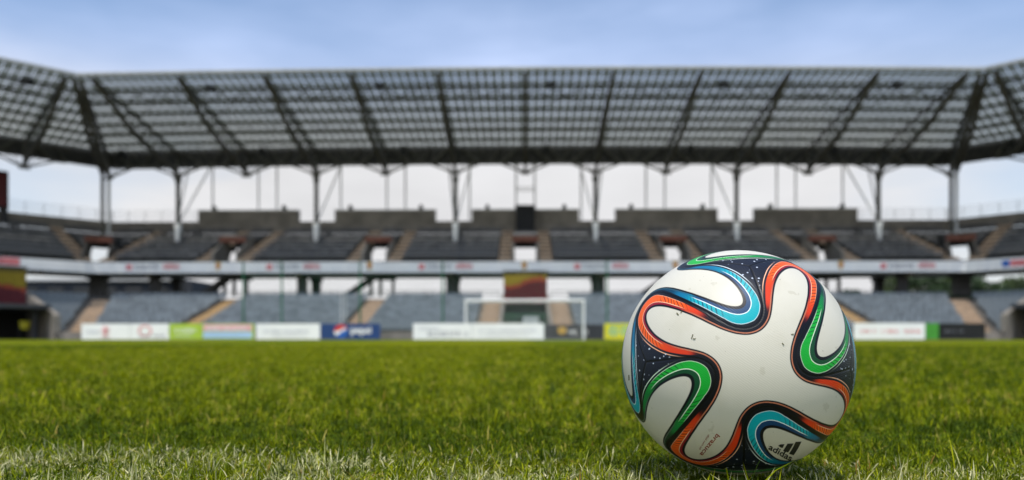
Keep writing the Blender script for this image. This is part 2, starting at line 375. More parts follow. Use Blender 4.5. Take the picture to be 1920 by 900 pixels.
# ------------------------------------------------------------------ upper stands
def upper_stand(f, name, label):
    base = f(0 if f is mC else 8, 66, 0)
    root = thing(name, label, 'stand', (base[0], base[1], 0), 'upper stands of the stadium')
    ang = rotz(f)
    voms = [(v-1.25, v+1.25) for v in VOM] if f is mC else []
    stairs = [(v-2.4, v-1.25) for v in VOM]+[(v+1.25, v+2.4) for v in VOM] if f is mC else [(2.7, 3.85)]
    if f is mC:
        mvom = [(lambda Y: -xc(Y)-.1, lambda Y: -xc(Y)+1.25), (lambda Y: xc(Y)-1.25, lambda Y: xc(Y)+.1)]
        stairs += [(-XC+2.7, -XC+3.85), (XC-3.85, XC-2.7)]
        stairs = stairs
    else: mvom = [(lambda Y: mit(Y)-.1, lambda Y: mit(Y)+1.25), (13.5+2.4, 13.5+4.9)]; stairs += [(13.5+1.25, 13.5+2.4), (13.5+4.9, 13.5+6.05)]
    tier = MB(); seats = []; sts = [MB() for _ in stairs]
    for r in range(UPR):
        Y0 = UY+r*UPD; Y1 = Y0+UPD; z = UZ+r*UPH
        hole = voms+mvom if r < 5 else []
        if r < 2:    # landing in front of the opening
            for a, b in hole:
                A = a if callable(a) else (lambda Y, a=a: a); B = b if callable(b) else (lambda Y, b=b: b)
                lo = (lambda Y, A=A: max(A(Y), (-xc(Y) if f is mC else mit(Y)))); hi = (lambda Y, B=B: min(B(Y), xc(Y) if f is mC else WEND))
                seg(tier, f, lo, hi, Y0, Y1, UZ-.5, UZ)
        Ym = Y0
        # mitred ends kept exact: evaluate intervals at both depths
        i0 = stand_ranges(f, Y0, hole); i1 = stand_ranges(f, Y1, hole)
        for (a0, b0), (a1, b1) in zip(i0, i1):
            P = [f(a0,Y0,z-.55), f(b0,Y0,z-.55), f(b1,Y1,z-.55), f(a1,Y1,z-.55), f(a0,Y0,z), f(b0,Y0,z), f(b1,Y1,z), f(a1,Y1,z)]
            tier.hexa(P)
        for st, (a, b) in zip(sts, stairs):
            for h in (0, 1, 2): seg(st, f, a, b, Y0+.45*h, Y0+.45*(h+1), z+.003, z+.03+.177*h)
        for a, b in stand_ranges(f, Y0+.5, hole+[(s[0]-.05, s[1]+.05) for s in stairs]):
            n = int((b-a)//.5)
            for i in range(n):
                t = a+(b-a-n*.5)/2+.25+.5*i; q = f(t, Y0+.85, z)
                seats.append((q[0], q[1], q[2], ang))
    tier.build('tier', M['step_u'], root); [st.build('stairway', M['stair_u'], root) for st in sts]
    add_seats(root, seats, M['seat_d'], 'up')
    # vomitories
    for a, b in voms+([(13.5+2.4, 13.5+4.9)] if f is not mC else []):
        v = MB(); c = (a+b)/2
        for s in (a, b-.26): entrance_side(v, f, s+.004, s+.256)
        seg(v, f, a+.27, b-.27, 68.5, 72.5, 9.46, 9.6)
        vo = v.build('entrance_wall', M['conc'], root)
        l = MB(); seg(l, f, a+.02, b-.02, 68.35, 68.49, 8.92, 9.44); l.build('lintel', M['lintel'], vo)
    # corner vomitory half
    for A, B in mvom:
        if not callable(A): continue
        v = MB(); l = MB()
        if f is mC and A(70) < 0: inner = lambda Y: -xc(Y)+1.25; i2 = lambda Y: -xc(Y)+1.0; e = lambda Y: -xc(Y)
        elif f is mC: inner = lambda Y: xc(Y)-1.25; i2 = lambda Y: xc(Y)-1.0; e = lambda Y: xc(Y)
        else: inner = lambda Y: mit(Y)+1.25; i2 = lambda Y: mit(Y)+1.0; e = lambda Y: mit(Y)
        entrance_side(v, f, i2, inner); seg(v, f, e, i2, 68.5, 72.5, 9.46, 9.6)
        seg(l, f, e, inner, 68.35, 68.49, 8.92, 9.44)
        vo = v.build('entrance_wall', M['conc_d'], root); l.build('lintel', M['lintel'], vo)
    # fascia
    fa = MB(); lo = (lambda Y: -xc(Y)) if f is mC else (lambda Y: mit(Y)); hi = (lambda Y: xc(Y)) if f is mC else WEND
    seg(fa, f, lo, hi, 65.5, 65.79, 5.90, 6.80)
    fo = fa.build('fascia', M['white'], root)
    lp = MB(); seg(lp, f, lo, hi, 65.42, 65.9, 5.84, 5.897); lp.build('drip_edge', M['offw'], fo)
    # slab under the front and raker beams
    sl = MB(); seg(sl, f, lo, hi, 65.8, 72.6, 5.9, 6.2); sl.build('concourse_ceiling', M['offw'], root)
    for t in ([-33.75, -20.25, -6.75, 6.75, 20.25, 33.75] if f is mC else [6.75, 20.25]):
        rk = MB(); P = [f(t-.3,66.2,5.5), f(t+.3,66.2,5.5), f(t+.3,76.6,10.6), f(t-.3,76.6,10.6), f(t-.3,66.2,5.88), f(t+.3,66.2,5.88), f(t+.3,76.6,11.0), f(t-.3,76.6,11.0)]
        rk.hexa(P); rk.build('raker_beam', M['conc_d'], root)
    # rear wall and raised blocks
    w = MB(); seg(w, f, lo, hi, 76.7, 77.0, 10.9, 12.12); w.build('rear_wall', M['conc'], root)
    if f is mC:
        for a, b in ((-33.85,-23.45),(-19.65,-9.25),(-5.5,5.5),(9.25,19.65),(23.45,33.85)):
            k = MB(); seg(k, f, a, b, 76.65, 77.4, 12.123, 13.22); ko = k.build('parapet_block', M['conc'], root)
            c = MB(); seg(c, f, a-.05, b+.05, 76.6, 77.45, 13.223, 13.33); c.build('coping', M['offw'], ko)
            for q in (a+1.6, b-1.5):
                lm = MB(); lm.box(q-.22, q+.22, 76.75, 77.1, 13.334, 13.62); lm.bar((q,76.8,13.6),(q,76.6,13.75),.3,.2); lm.build('lamp_box', M['steel_d'], ko)
    rl = MB()
    for h in (12.4, 12.7, 13.0, 13.3):
        for a, b in (((-xc(77), -34.2), (34.2, xc(77))) if f is mC else ((mit(77), WEND),)): rl.bar(f(a, 76.85, h), f(b, 76.85, h), .03)
    for a, b in (((-xc(77), -34.2), (34.2, xc(77))) if f is mC else ((mit(77), WEND),)):
        n = int((b-a)/1.5)
        for i in range(n+1): t = a+(b-a)*i/n; rl.bar(f(t, 76.85, 12.1), f(t, 76.85, 13.3), .04)
    rl.build('railing', M['steel_l'], root)
    return root, fo
US, FC = upper_stand(mC, 'upper_stand', 'upper stand of charcoal seats straight behind the goal, above the white lettered fascia')
UL_, FL = upper_stand(mL, 'upper_stand', 'upper stand of charcoal seats angled round the corner at the left edge of the photo')
UR_, FR_ = upper_stand(mR, 'upper_stand', 'upper stand of charcoal seats angled round the corner at the right edge of the photo')
# writing on the fascia
for x0 in (230, 497, 785, 1077, 1368, 1645):
    c = px(x0, 65.5)
    w = 4.75
    k = MB(); k.box(c, c+.5, 65.47, 65.495, 6.12, 6.6); k.build('emblem', M['pink'], FC)
    text_mesh('kolporter', .74, 'lettering', M['grey'], FC, lambda x, y, z, c=c: (c+.7+x, 65.48-z, 6.22+y), align='LEFT', sx=.78)
    text_mesh('ARENA', .66, 'lettering', M['pink'], FC, lambda x, y, z, c=c: (c+3.25+x, 65.48-z, 6.2+y), align='LEFT', sx=.70, bold=.02)
for x0 in (405, 692, 983, 1265, 1572):
    c = px(x0, 65.5); s = MB()
    s.v = [(c-.22,65.47,6.72),(c+.22,65.47,6.72),(c+.22,65.47,6.35),(c,65.47,6.02),(c-.22,65.47,6.35)]+[(c-.22,65.49,6.78),(c+.22,65.49,6.78),(c+.22,65.49,6.35),(c,65.49,6.02),(c-.22,65.49,6.35)]
    s.f = [(4,3,2,1,0),(5,6,7,8,9)]+[(i,(i+1)%5,5+(i+1)%5,5+i) for i in range(5)]; s.m = [0]*7
    so = s.build('crest', M['gold'], FC)
    t = MB(); t.box(c-.13, c+.13, 65.455, 65.468, 6.40, 6.55); t.build('crest_band', M['red'], so)
for f, F_, (a, b) in ((mL, FL, (8.3, 9.3)),):
    k = MB(); seg(k, f, a, a+1.6, 65.46, 65.49, 6.15, 6.75); k.build('emblem', M['pink'], F_)
k = MB(); seg(k, mR, 5.4, 5.95, 65.46, 65.49, 6.08, 6.62); k.build('emblem', M['lblue'], FR_)
k = MB(); seg(k, mR, 6.0, 9.6, 65.46, 65.49, 6.08, 6.62); k.build('banner_strip', M['pink'], FR_)

# ------------------------------------------------------------------ lower stands
def lower_stand(f, label):
    b0 = f(0 if f is mC else 10, 53, 0)
    root = thing('lower_stand', label, 'stand', (b0[0], b0[1], 0), 'lower stands of the stadium')
    ang = rotz(f); tier = MB(); seats = []
    if f is mC:
        gate = [(-1.95, 1.95)]
        stairs = [(-3.45,-2.1,'l'),(2.1,3.45,'l'),(-13.4,-11.9,'l'),(11.9,13.4,'l'),(-25.7,-24.1,'y'),(24.1,25.7,'y'),
                  (lambda Y: -xc(Y)+.15, lambda Y: -xc(Y)+1.65,'l'),(lambda Y: xc(Y)-1.65, lambda Y: xc(Y)-.15,'l')]
    else: gate = [(8.6, 30.)]; stairs = []
    mbs = [MB() for _ in stairs]
    for r in range(LOR):
        Y0 = LY+r*LOD; Y1 = Y0+LOD; z = LZ+r*LOH
        for (a0, b0_), (a1, b1) in zip(stand_ranges(f, Y0, gate), stand_ranges(f, Y1, gate)):
            tier.hexa([f(a0,Y0,0), f(b0_,Y0,0), f(b1,Y1,0), f(a1,Y1,0), f(a0,Y0,z), f(b0_,Y0,z), f(b1,Y1,z), f(a1,Y1,z)])
        for mb, (a, b, k) in zip(mbs, stairs):
            for h in (0, 1): seg(mb, f, a, b, Y0+.46*h, Y0+.46*(h+1), z+.003, z+.03+.131*h)
        for a, b in stand_ranges(f, Y0+.5, gate+[(s[0], s[1]) for s in stairs]+([] if f is mC else [(8.2, 30)])):
            n = int((b-a)//.5)
            for i in range(n):
                t = a+(b-a-n*.5)/2+.25+.5*i; q = f(t, Y0+.62, z); seats.append((q[0], q[1], q[2], ang))
    tier.build('tier', M['conc'], root)
    for mb, s in zip(mbs, stairs): mb.build('stairway', M['stair_y'] if s[2] == 'y' else M['stair_l'], root)
    add_seats(root, seats, M['seat_b'], 'low')
    fw = MB()
    for a, b in ((lambda Y: -xc(Y), -1.95), (1.95, lambda Y: xc(Y))) if f is mC else ((lambda Y: mit(Y), 8.6),): seg(fw, f, a, b, 52.8, 52.995, -.02, .55)
    fw.build('front_wall', M['conc'], root)
    # concourse floor with its rear upstand, open to the sky behind
    cf = MB(); zt = LZ+LOR*LOH
    lo = (lambda Y: -xc(Y)) if f is mC else (lambda Y: mit(Y)); hi = (lambda Y: xc(Y)) if f is mC else WEND
    seg(cf, f, lo, hi, LY+LOR*LOD+.004, 73.5, 3.0, zt+.0); cf.build('concourse_floor', M['conc_d'], root)
    rr = MB(); Yr = 64.3
    for a, b in (((-xc(Yr), -2.2), (2.2, xc(Yr))) if f is mC else ((mit(Yr), 8.2),)):
        n = max(1, int((b-a)/1.6))
        for h in (zt+.35, zt+.7): rr.bar(f(a, Yr, h), f(b, Yr, h), .05)
        for i in range(n+1): rr.bar(f(a+(b-a)*i/n, Yr, zt), f(a+(b-a)*i/n, Yr, zt+.7), .05)
    rr.build('railing', M['steel_d'], root)
    if f is mC:
        g = MB()
        for s in (-1.95, 1.7):
            g.hexa([(s,52.8,0),(s+.25,52.8,0),(s+.25,64,0),(s,64,0),(s,52.8,.9),(s+.25,52.8,.9),(s+.25,64,3.9),(s,64,3.9)])
        g.build('gate_wall', M['conc'], root)
    else:
        g = MB(); P = [f(8.2,52.8,0), f(8.59,52.8,0), f(8.59,64.1,0), f(8.2,64.1,0), f(8.2,52.8,1.75), f(8.59,52.8,1.75), f(8.59,64.1,4.1), f(8.2,64.1,4.1)]; g.hexa(P)
        g.build('gate_wall', M['conc'], root)
    return root
LS = lower_stand(mC, 'lower stand of grey-blue seats straight behind the goal, below the white fascia')
LL_ = lower_stand(mL, 'lower stand of grey-blue seats angled round the corner at the left of the photo')
LR_ = lower_stand(mR, 'lower stand of grey-blue seats angled round the corner at the right of the photo')

# concourse pillars: one thing each
first = None
names = {-33.75: 'outermost left', -20.25: 'second from left', -6.75: 'left of the centre gate', 6.75: 'right of the centre gate', 20.25: 'second from right', 33.75: 'outermost right'}
for t in (-33.75, -20.25, -6.75, 6.75, 20.25, 33.75):
    for Y in (67.5, 72.0):
        lab = 'dark concourse pillar under the upper stand, %s, %s row' % (names[t], 'front' if Y < 70 else 'rear')
        if first is None:
            mb = MB(); h = 1.9
            mb.box(t-.38, t+.38, Y-.38, Y+.38, 3.9, 5.89); mb.box(t-.5, t+.5, Y-.5, Y+.5, 5.5, 5.86)
            first = mb.build('concourse_pillar', M['steel_d'])
            first.data.transform(Matrix.Translation((-t, -Y, -3.9))); first.location = (t, Y, 3.9); o = first
        else: o = first.copy(); col.objects.link(o); o.location = (t, Y, 3.9)
        tag(o, lab, 'pillar', 'dark pillars in the open concourse')
for sx_, nm in ((-1, 'left'), (1, 'right')):
    o = first.copy(); col.objects.link(o); q = mL(mit(68), 68, 3.9); o.location = (q[0]*-sx_, q[1], 3.9); o.scale = (1.5, 1.5, 1)
    tag(o, 'thick dark concourse pillar at the %s corner between the straight and the angled stand' % nm, 'pillar', 'dark pillars in the open concourse')

# access stairs from the concourse to the entrances
first = None
for v, nm in ((-27., 'leftmost'), (-13.5, 'left of the goal'), (13.5, 'right of the goal'), (27., 'rightmost')):
    lab = 'dark steel access staircase with platform in the concourse, %s' % nm
    if first is None:
        root = thing('access_staircase', lab, 'staircase', (v, 68.4, 3.9), 'steel access stairs under the upper stand')
        s = MB()
        s.bar((v-3.0,68.2,4.0),(v-.7,68.2,5.55),.12,.42); s.bar((v-3.0,69.3,4.0),(v-.7,69.3,5.55),.12,.42)
        for i in range(9): a = i/8; s.box(v-3.0+2.3*a-.13, v-3.0+2.3*a+.13, 68.25, 69.25, 4.05+1.5*a, 4.1+1.5*a)
        s.build('flight', M['steel_d'], root)
        q = MB(); q.box(v-.7, v+1.5, 68.1, 69.4, 5.45, 5.75); q.build('platform', M['steel_d'], root)
        for dx in (-.62, .25, 1.4):
            k = MB(); k.bar((v+dx,68.15,3.9),(v+dx,68.15,5.45),.26); k.build('post', M['steel_d'], root)
        first = root
    else: copy_tree(first, (v, 68.4, 3.9), lab)

# ------------------------------------------------------------------ roofs
def roofz(Y): return 20.47-.1667*(Y-57.6)
m, nt, p, out = newmat('roof_panel')
sA, yA = attr(nt, 'sc'), attr(nt, 'yc')
fs = (sA/.675)._m('FRACT'); js = fs._m('SUBTRACT', .5)._m('ABSOLUTE').ss(.435, .465)
fy = ((yA-61.0)/2.0+40)._m('FRACT'); jy = fy._m('SUBTRACT', .5)._m('ABSOLUTE').ss(.44, .465)
j = js._m('MAXIMUM', jy*.75)
wnn = nt.nodes.new('ShaderNodeTexWhiteNoise'); wnn.noise_dimensions = '2D'
cmb = nt.nodes.new('ShaderNodeCombineXYZ'); nt.links.new((sA/.675)._m('FLOOR').s, cmb.inputs[0]); nt.links.new(((yA-61.0)/2.0+40)._m('FLOOR').s, cmb.inputs[1]); nt.links.new(cmb.outputs[0], wnn.inputs['Vector'])
rv = S(nt, wnn.outputs['Value'])
tcol = mixc(nt, rv, (.06,.068,.046), (.10,.11,.08)); tcol = mixc(nt, j, tcol, (.92,.93,.92))
tb = nt.nodes.new('ShaderNodeBsdfTransparent'); nt.links.new(tcol.s, tb.inputs[0])
p.inputs['Base Color'].default_value = (.27,.29,.20,1); p.inputs['Roughness'].default_value = .5
tl = nt.nodes.new('ShaderNodeBsdfTranslucent'); tl.inputs[0].default_value = (.45,.47,.45,1)
ad = nt.nodes.new('ShaderNodeMixShader'); ad.inputs[0].default_value = .5; nt.links.new(p.outputs[0], ad.inputs[1]); nt.links.new(tl.outputs[0], ad.inputs[2])
ms = nt.nodes.new('ShaderNodeMixShader'); nt.links.new(j.lin(0, 1, .84, .95).s, ms.inputs[0]); nt.links.new(ad.outputs[0], ms.inputs[1]); nt.links.new(tb.outputs[0], ms.inputs[2]); nt.links.new(ms.outputs[0], out.inputs['Surface'])
M['roof'] = m
def truss_at(root, f, s, ends=None):
    """belly truss from the front edge to the column line, at position s (mitre truss when ends given)"""
    pos = (lambda Y, z: f(s, Y, z)) if ends is None else (lambda Y, z: f(ends(Y), Y, z))
    mb = MB()
    Ys = [57.7, 59.5, 61.5, 63.5, 65.5, 67.5, 69.5, 71.9]
    low = lambda Y: 20.35-2.9*((Y-57.7)/6.5)**.92 if Y < 64.2 else 17.45-(Y-64.2)*.19
    up = lambda Y: roofz(Y)-.22
    for a, b in zip(Ys[:-1], Ys[1:]):
        mb.bar(pos(a, up(a)), pos(b, up(b)), .20); mb.bar(pos(a, min(low(a), up(a)-.1)), pos(b, min(low(b), up(b)-.1)), .30)
    for i, a in enumerate(Ys[1:-1]):
        mb.bar(pos(a, up(a)), pos(a, low(a)), .09)
        b = Ys[i+2]; mb.bar(pos(a, low(a)), pos(b, up(b)), .09)
    mb.build('truss', M['steel'], root)
def roof(f0, label, lo, hi, trusses):
    f = roofed(f0)
    b0 = f0(0 if f0 is mC else 9, 66, 0)
    root = thing('stadium_roof', label, 'roof', (b0[0], b0[1], 17), 'roofs over the stands')
    mb = MB(); sc = []; yc = []
    LO = lo if callable(lo) else (lambda Y: lo); HI = hi if callable(hi) else (lambda Y: hi)
    Ys = np.linspace(57.6, 71.95, 9)
    for a, b in zip(Ys[:-1], Ys[1:]):
        n = 24
        for i in range(n):
            P = []
            for Y, u in ((a, i/n), (a, (i+1)/n), (b, (i+1)/n), (b, i/n)):
                s = LO(Y)+(HI(Y)-LO(Y))*u; P.append(f(s, Y, roofz(Y))); sc.append(s+100); yc.append(Y)
            mb.quad(*P)
    mb.build('roof_sheet', M['roof'], root, attrs=dict(sc=sc, yc=yc))
    def strip(mb_, Y0, Y1, z0, z1, n=24):
        for i in range(n):
            A = lambda Y, i=i: LO(Y)+(HI(Y)-LO(Y))*i/n; B = lambda Y, i=i: LO(Y)+(HI(Y)-LO(Y))*(i+1)/n
            seg(mb_, f, A, B, Y0, Y1, z0, z1)
    e = MB(); strip(e, 57.35, 57.59, roofz(57.5)-.06, roofz(57.5)+.12); e.build('edge_gutter', M['steel_l'], root)
    for Y in (60., 62., 64., 66., 68., 70.):
        q = MB(); strip(q, Y-.07, Y+.07, roofz(Y)-.18, roofz(Y)-.02); q.build('purlin', M['steel_d'] if Y in (60., 62., 64.) else M['steel'], root)
    # lengthwise lattice near the front
    q = MB(); L = HI(60)-LO(60); n = int(L/1.7); z0, z1 = 19.25, 20.0
    for i in range(n):
        a = LO(60)+L*i/n; b = LO(60)+L*(i+1)/n
        q.bar(f(a,60.6,z0), f(b,60.6,z0), .11); q.bar(f(a,60.6,z0), f((a+b)/2,60.6,z1), .07); q.bar(f((a+b)/2,60.6,z1), f(b,60.6,z0), .07)
    q.build('lattice_beam', M['steel_d'], root)
    for Yb, dz in ((65.2, .9), (69.0, .9)):      # slimmer lattices further back, and tie rods between the trusses
        q = MB(); L = HI(Yb)-LO(Yb); n = int(L/2.2); z1 = roofz(Yb)-.25; z0 = z1-dz
        for i in range(n):
            a = LO(Yb)+L*i/n; b = LO(Yb)+L*(i+1)/n
            q.bar(f(a,Yb,z0), f(b,Yb,z0), .07); q.bar(f(a,Yb,z0), f((a+b)/2,Yb,z1), .045); q.bar(f((a+b)/2,Yb,z1), f(b,Yb,z0), .045)
        q.build('lattice_beam', M['steel'], root)
    q = MB(); k = math.ceil(LO(58)/6.75)
    while (k+1)*6.75 <= HI(58):
        a, b = k*6.75, (k+1)*6.75; q.bar(f(a,58.5,roofz(58.5)-.3), f(b,64.2,roofz(64.2)-.3), .05); q.bar(f(b,58.5,roofz(58.5)-.3), f(a,64.2,roofz(64.2)-.3), .05); k += 1
    q.build('tie_rods', M['steel'], root)
    # deep dark beam over the columns
    q = MB(); strip(q, 72.0, 72.7, 16.75, 18.28); q.build('main_beam', M['steel_d'], root)
    q = MB(); strip(q, 72.71, 79.0, 18.1, 18.3); q.build('rear_deck', M['steel_d'], root)
    # V bracing on the face and the hanging zigzag under the beam
    q = MB(); a0, a1 = LO(71.9), HI(71.9); k0 = math.ceil(a0/6.75); nodes = []
    k = k0
    while k*6.75 <= a1: nodes.append(k*6.75); k += 1
    for t in nodes:
        for sgn in (-1, 1):
            e1 = t+sgn*2.35; e2 = t+sgn*3.375
            if not (a0-.1 <= e2 <= a1+.1): continue
            q.bar(f(t,71.85,15.6), f(e1,71.85,16.55), .17); q.bar(f(e1,71.85,16.55), f(e2,71.85,16.6), .16)
            q.bar(f(e1,71.85,16.55), f(t+sgn*.5,71.8,18.2), .15); q.bar(f(e2,71.85,16.6), f(e1,71.8,18.2), .13)
            q.bar(f(t,71.85,15.6), f(t+sgn*.9,71.85,16.7), .06); q.bar(f(t,71.85,15.6), f(t+sgn*1.7,71.85,16.8), .06)
        q.bar(f(t,71.85,15.5), f(t,71.85,18.1), .20); q.bar(f(t-.45,71.85,15.55), f(t+.45,71.85,15.55), .16)
    q.build('bracing', M['steel'], root)
    for s in trusses: truss_at(root, f, s)
    return root
RC = roof(mC, 'long translucent gridded roof over the stands straight behind the goal', lambda Y: -xc(Y), lambda Y: xc(Y), [6.75*k for k in range(-5, 6)])
RL = roof(mL, 'translucent gridded roof angled round the corner at the left edge of the photo', lambda Y: mit(Y), WEND, [6.75, 13.5, 20.25])
RR = roof(mR, 'translucent gridded roof angled round the corner at the right edge of the photo', lambda Y: mit(Y), WEND, [6.75, 13.5, 20.25])
for r_, f in ((RL, mL), (RR, mR)):
    for dd in (-.25, .25): truss_at(r_, roofed(f), 0, ends=lambda Y, dd=dd: mit(Y)+dd)

# roof columns
first = None
for t, nm in ((-33.75,'outermost left'),(-20.25,'second from left'),(-6.75,'left of the goal'),(6.75,'right of the goal'),(20.25,'second from right'),(33.75,'outermost right')):
    lab = 'olive steel roof column with white foot rising from the upper stand, %s' % nm
    if first is None:
        root = thing('roof_column', lab, 'column', (t, 72, 9.4), 'steel roof columns in the upper stand')
        q = MB(); q.bar((t,72,9.4),(t,72,15.75),.44,.44,n=12); q.bar((t,72,15.2),(t,72,15.7),.62,.62,n=12); q.build('shaft', M['steel'], root, smooth=False)
        q = MB(); q.hexa([(t-.15,71.8,9.4),(t+.15,71.8,9.4),(t+.15,72.2,9.4),(t-.15,72.2,9.4),(t-.27,71.72,11.2),(t+.27,71.72,11.2),(t+.27,72.28,11.2),(t-.27,72.28,11.2)]); q.build('foot', M['white'], root)
        q = MB(); q.bar((t+.1,72.1,11.4),(t+1.15,76.9,17.9),.15,.15,n=8); q.bar((t-.1,72.1,11.4),(t-1.15,76.9,17.9),.15,.15,n=8); q.build('stay', M['white'], root)
        first = root
    else: copy_tree(first, (t, 72, 9.4), lab)
for sg, nm in ((-1,'left'),(1,'right')):
    X = sg*XC
    root = thing('roof_column', 'twin olive steel roof column at the %s corner of the stands' % nm, 'column', (X, 72, 9.4), 'steel roof columns in the upper stand')
    q = MB(); q.bar((X-.28,72,9.4),(X-.28,72,16.8),.34,.34,n=12); q.build('shaft', M['steel'], root)
    q = MB(); q.bar((X+.28,72.1,9.4),(X+.28,72.1,16.8),.30,.30,n=12); q.build('shaft', M['steel_l'], root)
first = None
ks = [(-.97,'c'),(.97,'c'),(-5.8,'s'),(5.8,'s'),(-12.53,'p'),(-14.47,'p'),(12.53,'p'),(14.47,'p'),(-19.3,'s'),(19.3,'s'),(-26.03,'p'),(-27.97,'p'),(26.03,'p'),(27.97,'p'),(-32.8,'s'),(32.8,'s')]
order = sorted(k[0] for k in ks)
ordn = ['first','second','third','fourth','fifth','sixth','seventh','eighth','ninth','tenth','eleventh','twelfth','thirteenth','fourteenth','fifteenth','sixteenth']
for i, t in enumerate(order):
    lab = 'pale slim roof column behind the parapet, %s from the left' % ordn[i]
    if first is None:
        q = MB(); q.bar((0,0,0),(0,0,6.7),.17,.17,n=10); q.box(-.2,.2,-.2,.2,-.1,.12); q.box(-.18,.18,-.18,.18,6.5,6.72)
        first = q.build('rear_column', M['offw']); o = first
    else: o = first.copy(); col.objects.link(o)
    o.location = (t, 77.8, 11.6); tag(o, lab, 'column', 'pale rear columns behind the parapet')
# floodlights and loudspeakers hanging under the roof
def hung(name, cat, Y, dz, size, posn, group, labf):
    first = None
    for i, (f, s, lab) in enumerate(posn):
        q = roofed(f)(s, Y, roofz(Y)-dz)
        if first is None:
            root = thing(name, labf % lab, cat, q, group)
            a = MB(); x, y, z = q; w, h = size
            a.hexa([(x-w/2,y-.3,z-h/2),(x+w/2,y-.3,z-h/2),(x+w*.4,y+.3,z-h/2+.1),(x-w*.4,y+.3,z-h/2+.1),(x-w/2,y-.3,z+h/2),(x+w/2,y-.3,z+h/2),(x+w*.4,y+.3,z+h/2),(x-w*.4,y+.3,z+h/2)])
            a.build('housing', M['black'], root)
            b = MB(); b.bar((x-w*.3,y,z+h/2),(x-w*.3,y,z+dz-.1),.06); b.bar((x+w*.3,y,z+h/2),(x+w*.3,y,z+dz-.1),.06); b.build('bracket', M['steel_d'], root)
            first = root
        else: copy_tree(first, q, labf % lab, rz=rotz(f))
N8 = ['first','second','third','fourth','fifth','sixth','seventh']
hung('floodlight', 'floodlight', 58.9, .62, (.75, .45), [(mL, 9.0, 'first from the left')]+[(mC, 2.0+13.5*k, N8[k+3]+' from the left') for k in (-2, -1, 0, 1, 2)], 'black floodlights under the front of the roof', 'black floodlight hanging under the front roof edge, %s')
hung('loudspeaker', 'loudspeaker', 70.6, .75, (.5, .7), [(mC, 2.0+13.5*k, N8[k+3]+' from the left') for k in (-3, -2, -1, 0, 1, 2)]+[(mR, 5.0, 'seventh from the left')], 'small dark loudspeakers at the back of the roof', 'small dark loudspeaker above the main roof beam, %s')

# camera platform on the centre block, with its frame
root = thing('camera_platform', 'black camera platform on the parapet in the middle of the upper stand', 'platform', (0, 76, 11.2))
q = MB(); q.box(-.95,.95,75.0,76.55,11.0,13.35); q.box(-1.05,1.05,74.9,76.6,13.353,13.45); q.build('cabin', M['black'], root)
q = MB()
for x in (-1., 1.):
    for y in (75., 76.5): q.bar((x,y,13.4),(x,y,15.2),.05)
for z in (15.2,):
    q.bar((-1,75,z),(1,75,z),.08); q.bar((-1,76.5,z),(1,76.5,z),.08); q.bar((-1,75,z),(-1,76.5,z),.08); q.bar((1,75,z),(1,76.5,z),.08)
q.build('frame', M['steel_l'], root)

# ------------------------------------------------------------------ entrances with banners
def banner(nm, f, a, b, Y, z0, z1, label, rear):
    """printed cloth: yellow above, dark red below, divided by a slanting wave"""
    m, nt, p, out = newmat('banner_print')
    u, v = attr(nt, 'bu'), attr(nt, 'bv')
    wv = (v+(u*7)._m('SINE')*.06+u*-.28)-.14
    n = noise(nt, 1.4, 3)
    c = mixc(nt, (wv+n*.3).ss(.55, .62), (.085,.006,.009), (.24,.17,.005))
    c = mixc(nt, v.ss(.86, .95), c, (.08,.06,.01))
    c = mixc(nt, ((wv+n*.3).ss(.46, .52))*((wv+n*.3).ss(.54, .60).inv()), c, (.30,.05,.015))
    c = mixc(nt, v.ss(.22, .1)*n.ss(.45, .6), c, (.30,.10,.09))
    nt.links.new(c.s, p.inputs['Base Color']); p.inputs['Roughness'].default_value = .8
    root = thing(nm, label, 'banner', f((a+b)/2, Y, z0))
    mb = MB(); U = []; V = []; n_, k_ = 20, 8
    for i in range(n_):
        for j_ in range(k_):
            P = []
            for uu, vv in ((i/n_, j_/k_), ((i+1)/n_, j_/k_), ((i+1)/n_, (j_+1)/k_), (i/n_, (j_+1)/k_)):
                P.append(f(a+(b-a)*uu, Y+.05*math.sin(uu*9), z0+(z1-z0)*vv)); U.append(uu); V.append(vv)
            mb.quad(*P)
    mb.build('cloth', m, root, attrs=dict(bu=U, bv=V))
    r = MB(); r.bar(f(a-.1,Y,z1+.05), f(b+.1,Y,z1+.05), .09); r.bar(f(a-.1,Y,z0-.03), f(b+.1,Y,z0-.03), .05); r.build('rail', M['steel_d'], root)
banner('entrance_banner', mC, -1.78, 1.78, 61.5, 2.95, 5.55, 'yellow and dark red banner hung over the entrance behind the goal', 0)
banner('entrance_banner', mL, 8.7, 13.5, 61.0, 2.2, 5.6, 'yellow and dark red banner over the black tunnel at the left edge of the photo', 0)
root = thing('entrance_gate', 'dark green barred gate in the centre entrance behind the goal', 'gate', (0, 56, 0))
q = MB(); q.box(-1.68,1.68,61.8,62.0,0,2.9); q.build('back_panel', M['black'], root)
q = MB()
for i in range(17): x = -1.6+.2*i; q.bar((x,56,0),(x,56,1.9),.05)
q.bar((-1.65,56,1.85),(1.65,56,1.85),.1); q.bar((-1.65,56,.2),(1.65,56,.2),.1); q.bar((-1.65,56,1.05),(1.65,56,1.05),.12); q.build('bars', M['green'], root)
q = MB(); q.box(-.2,1.0,57.2,57.3,1.2,1.75); q.build('sign_plate', M['offw'], root)
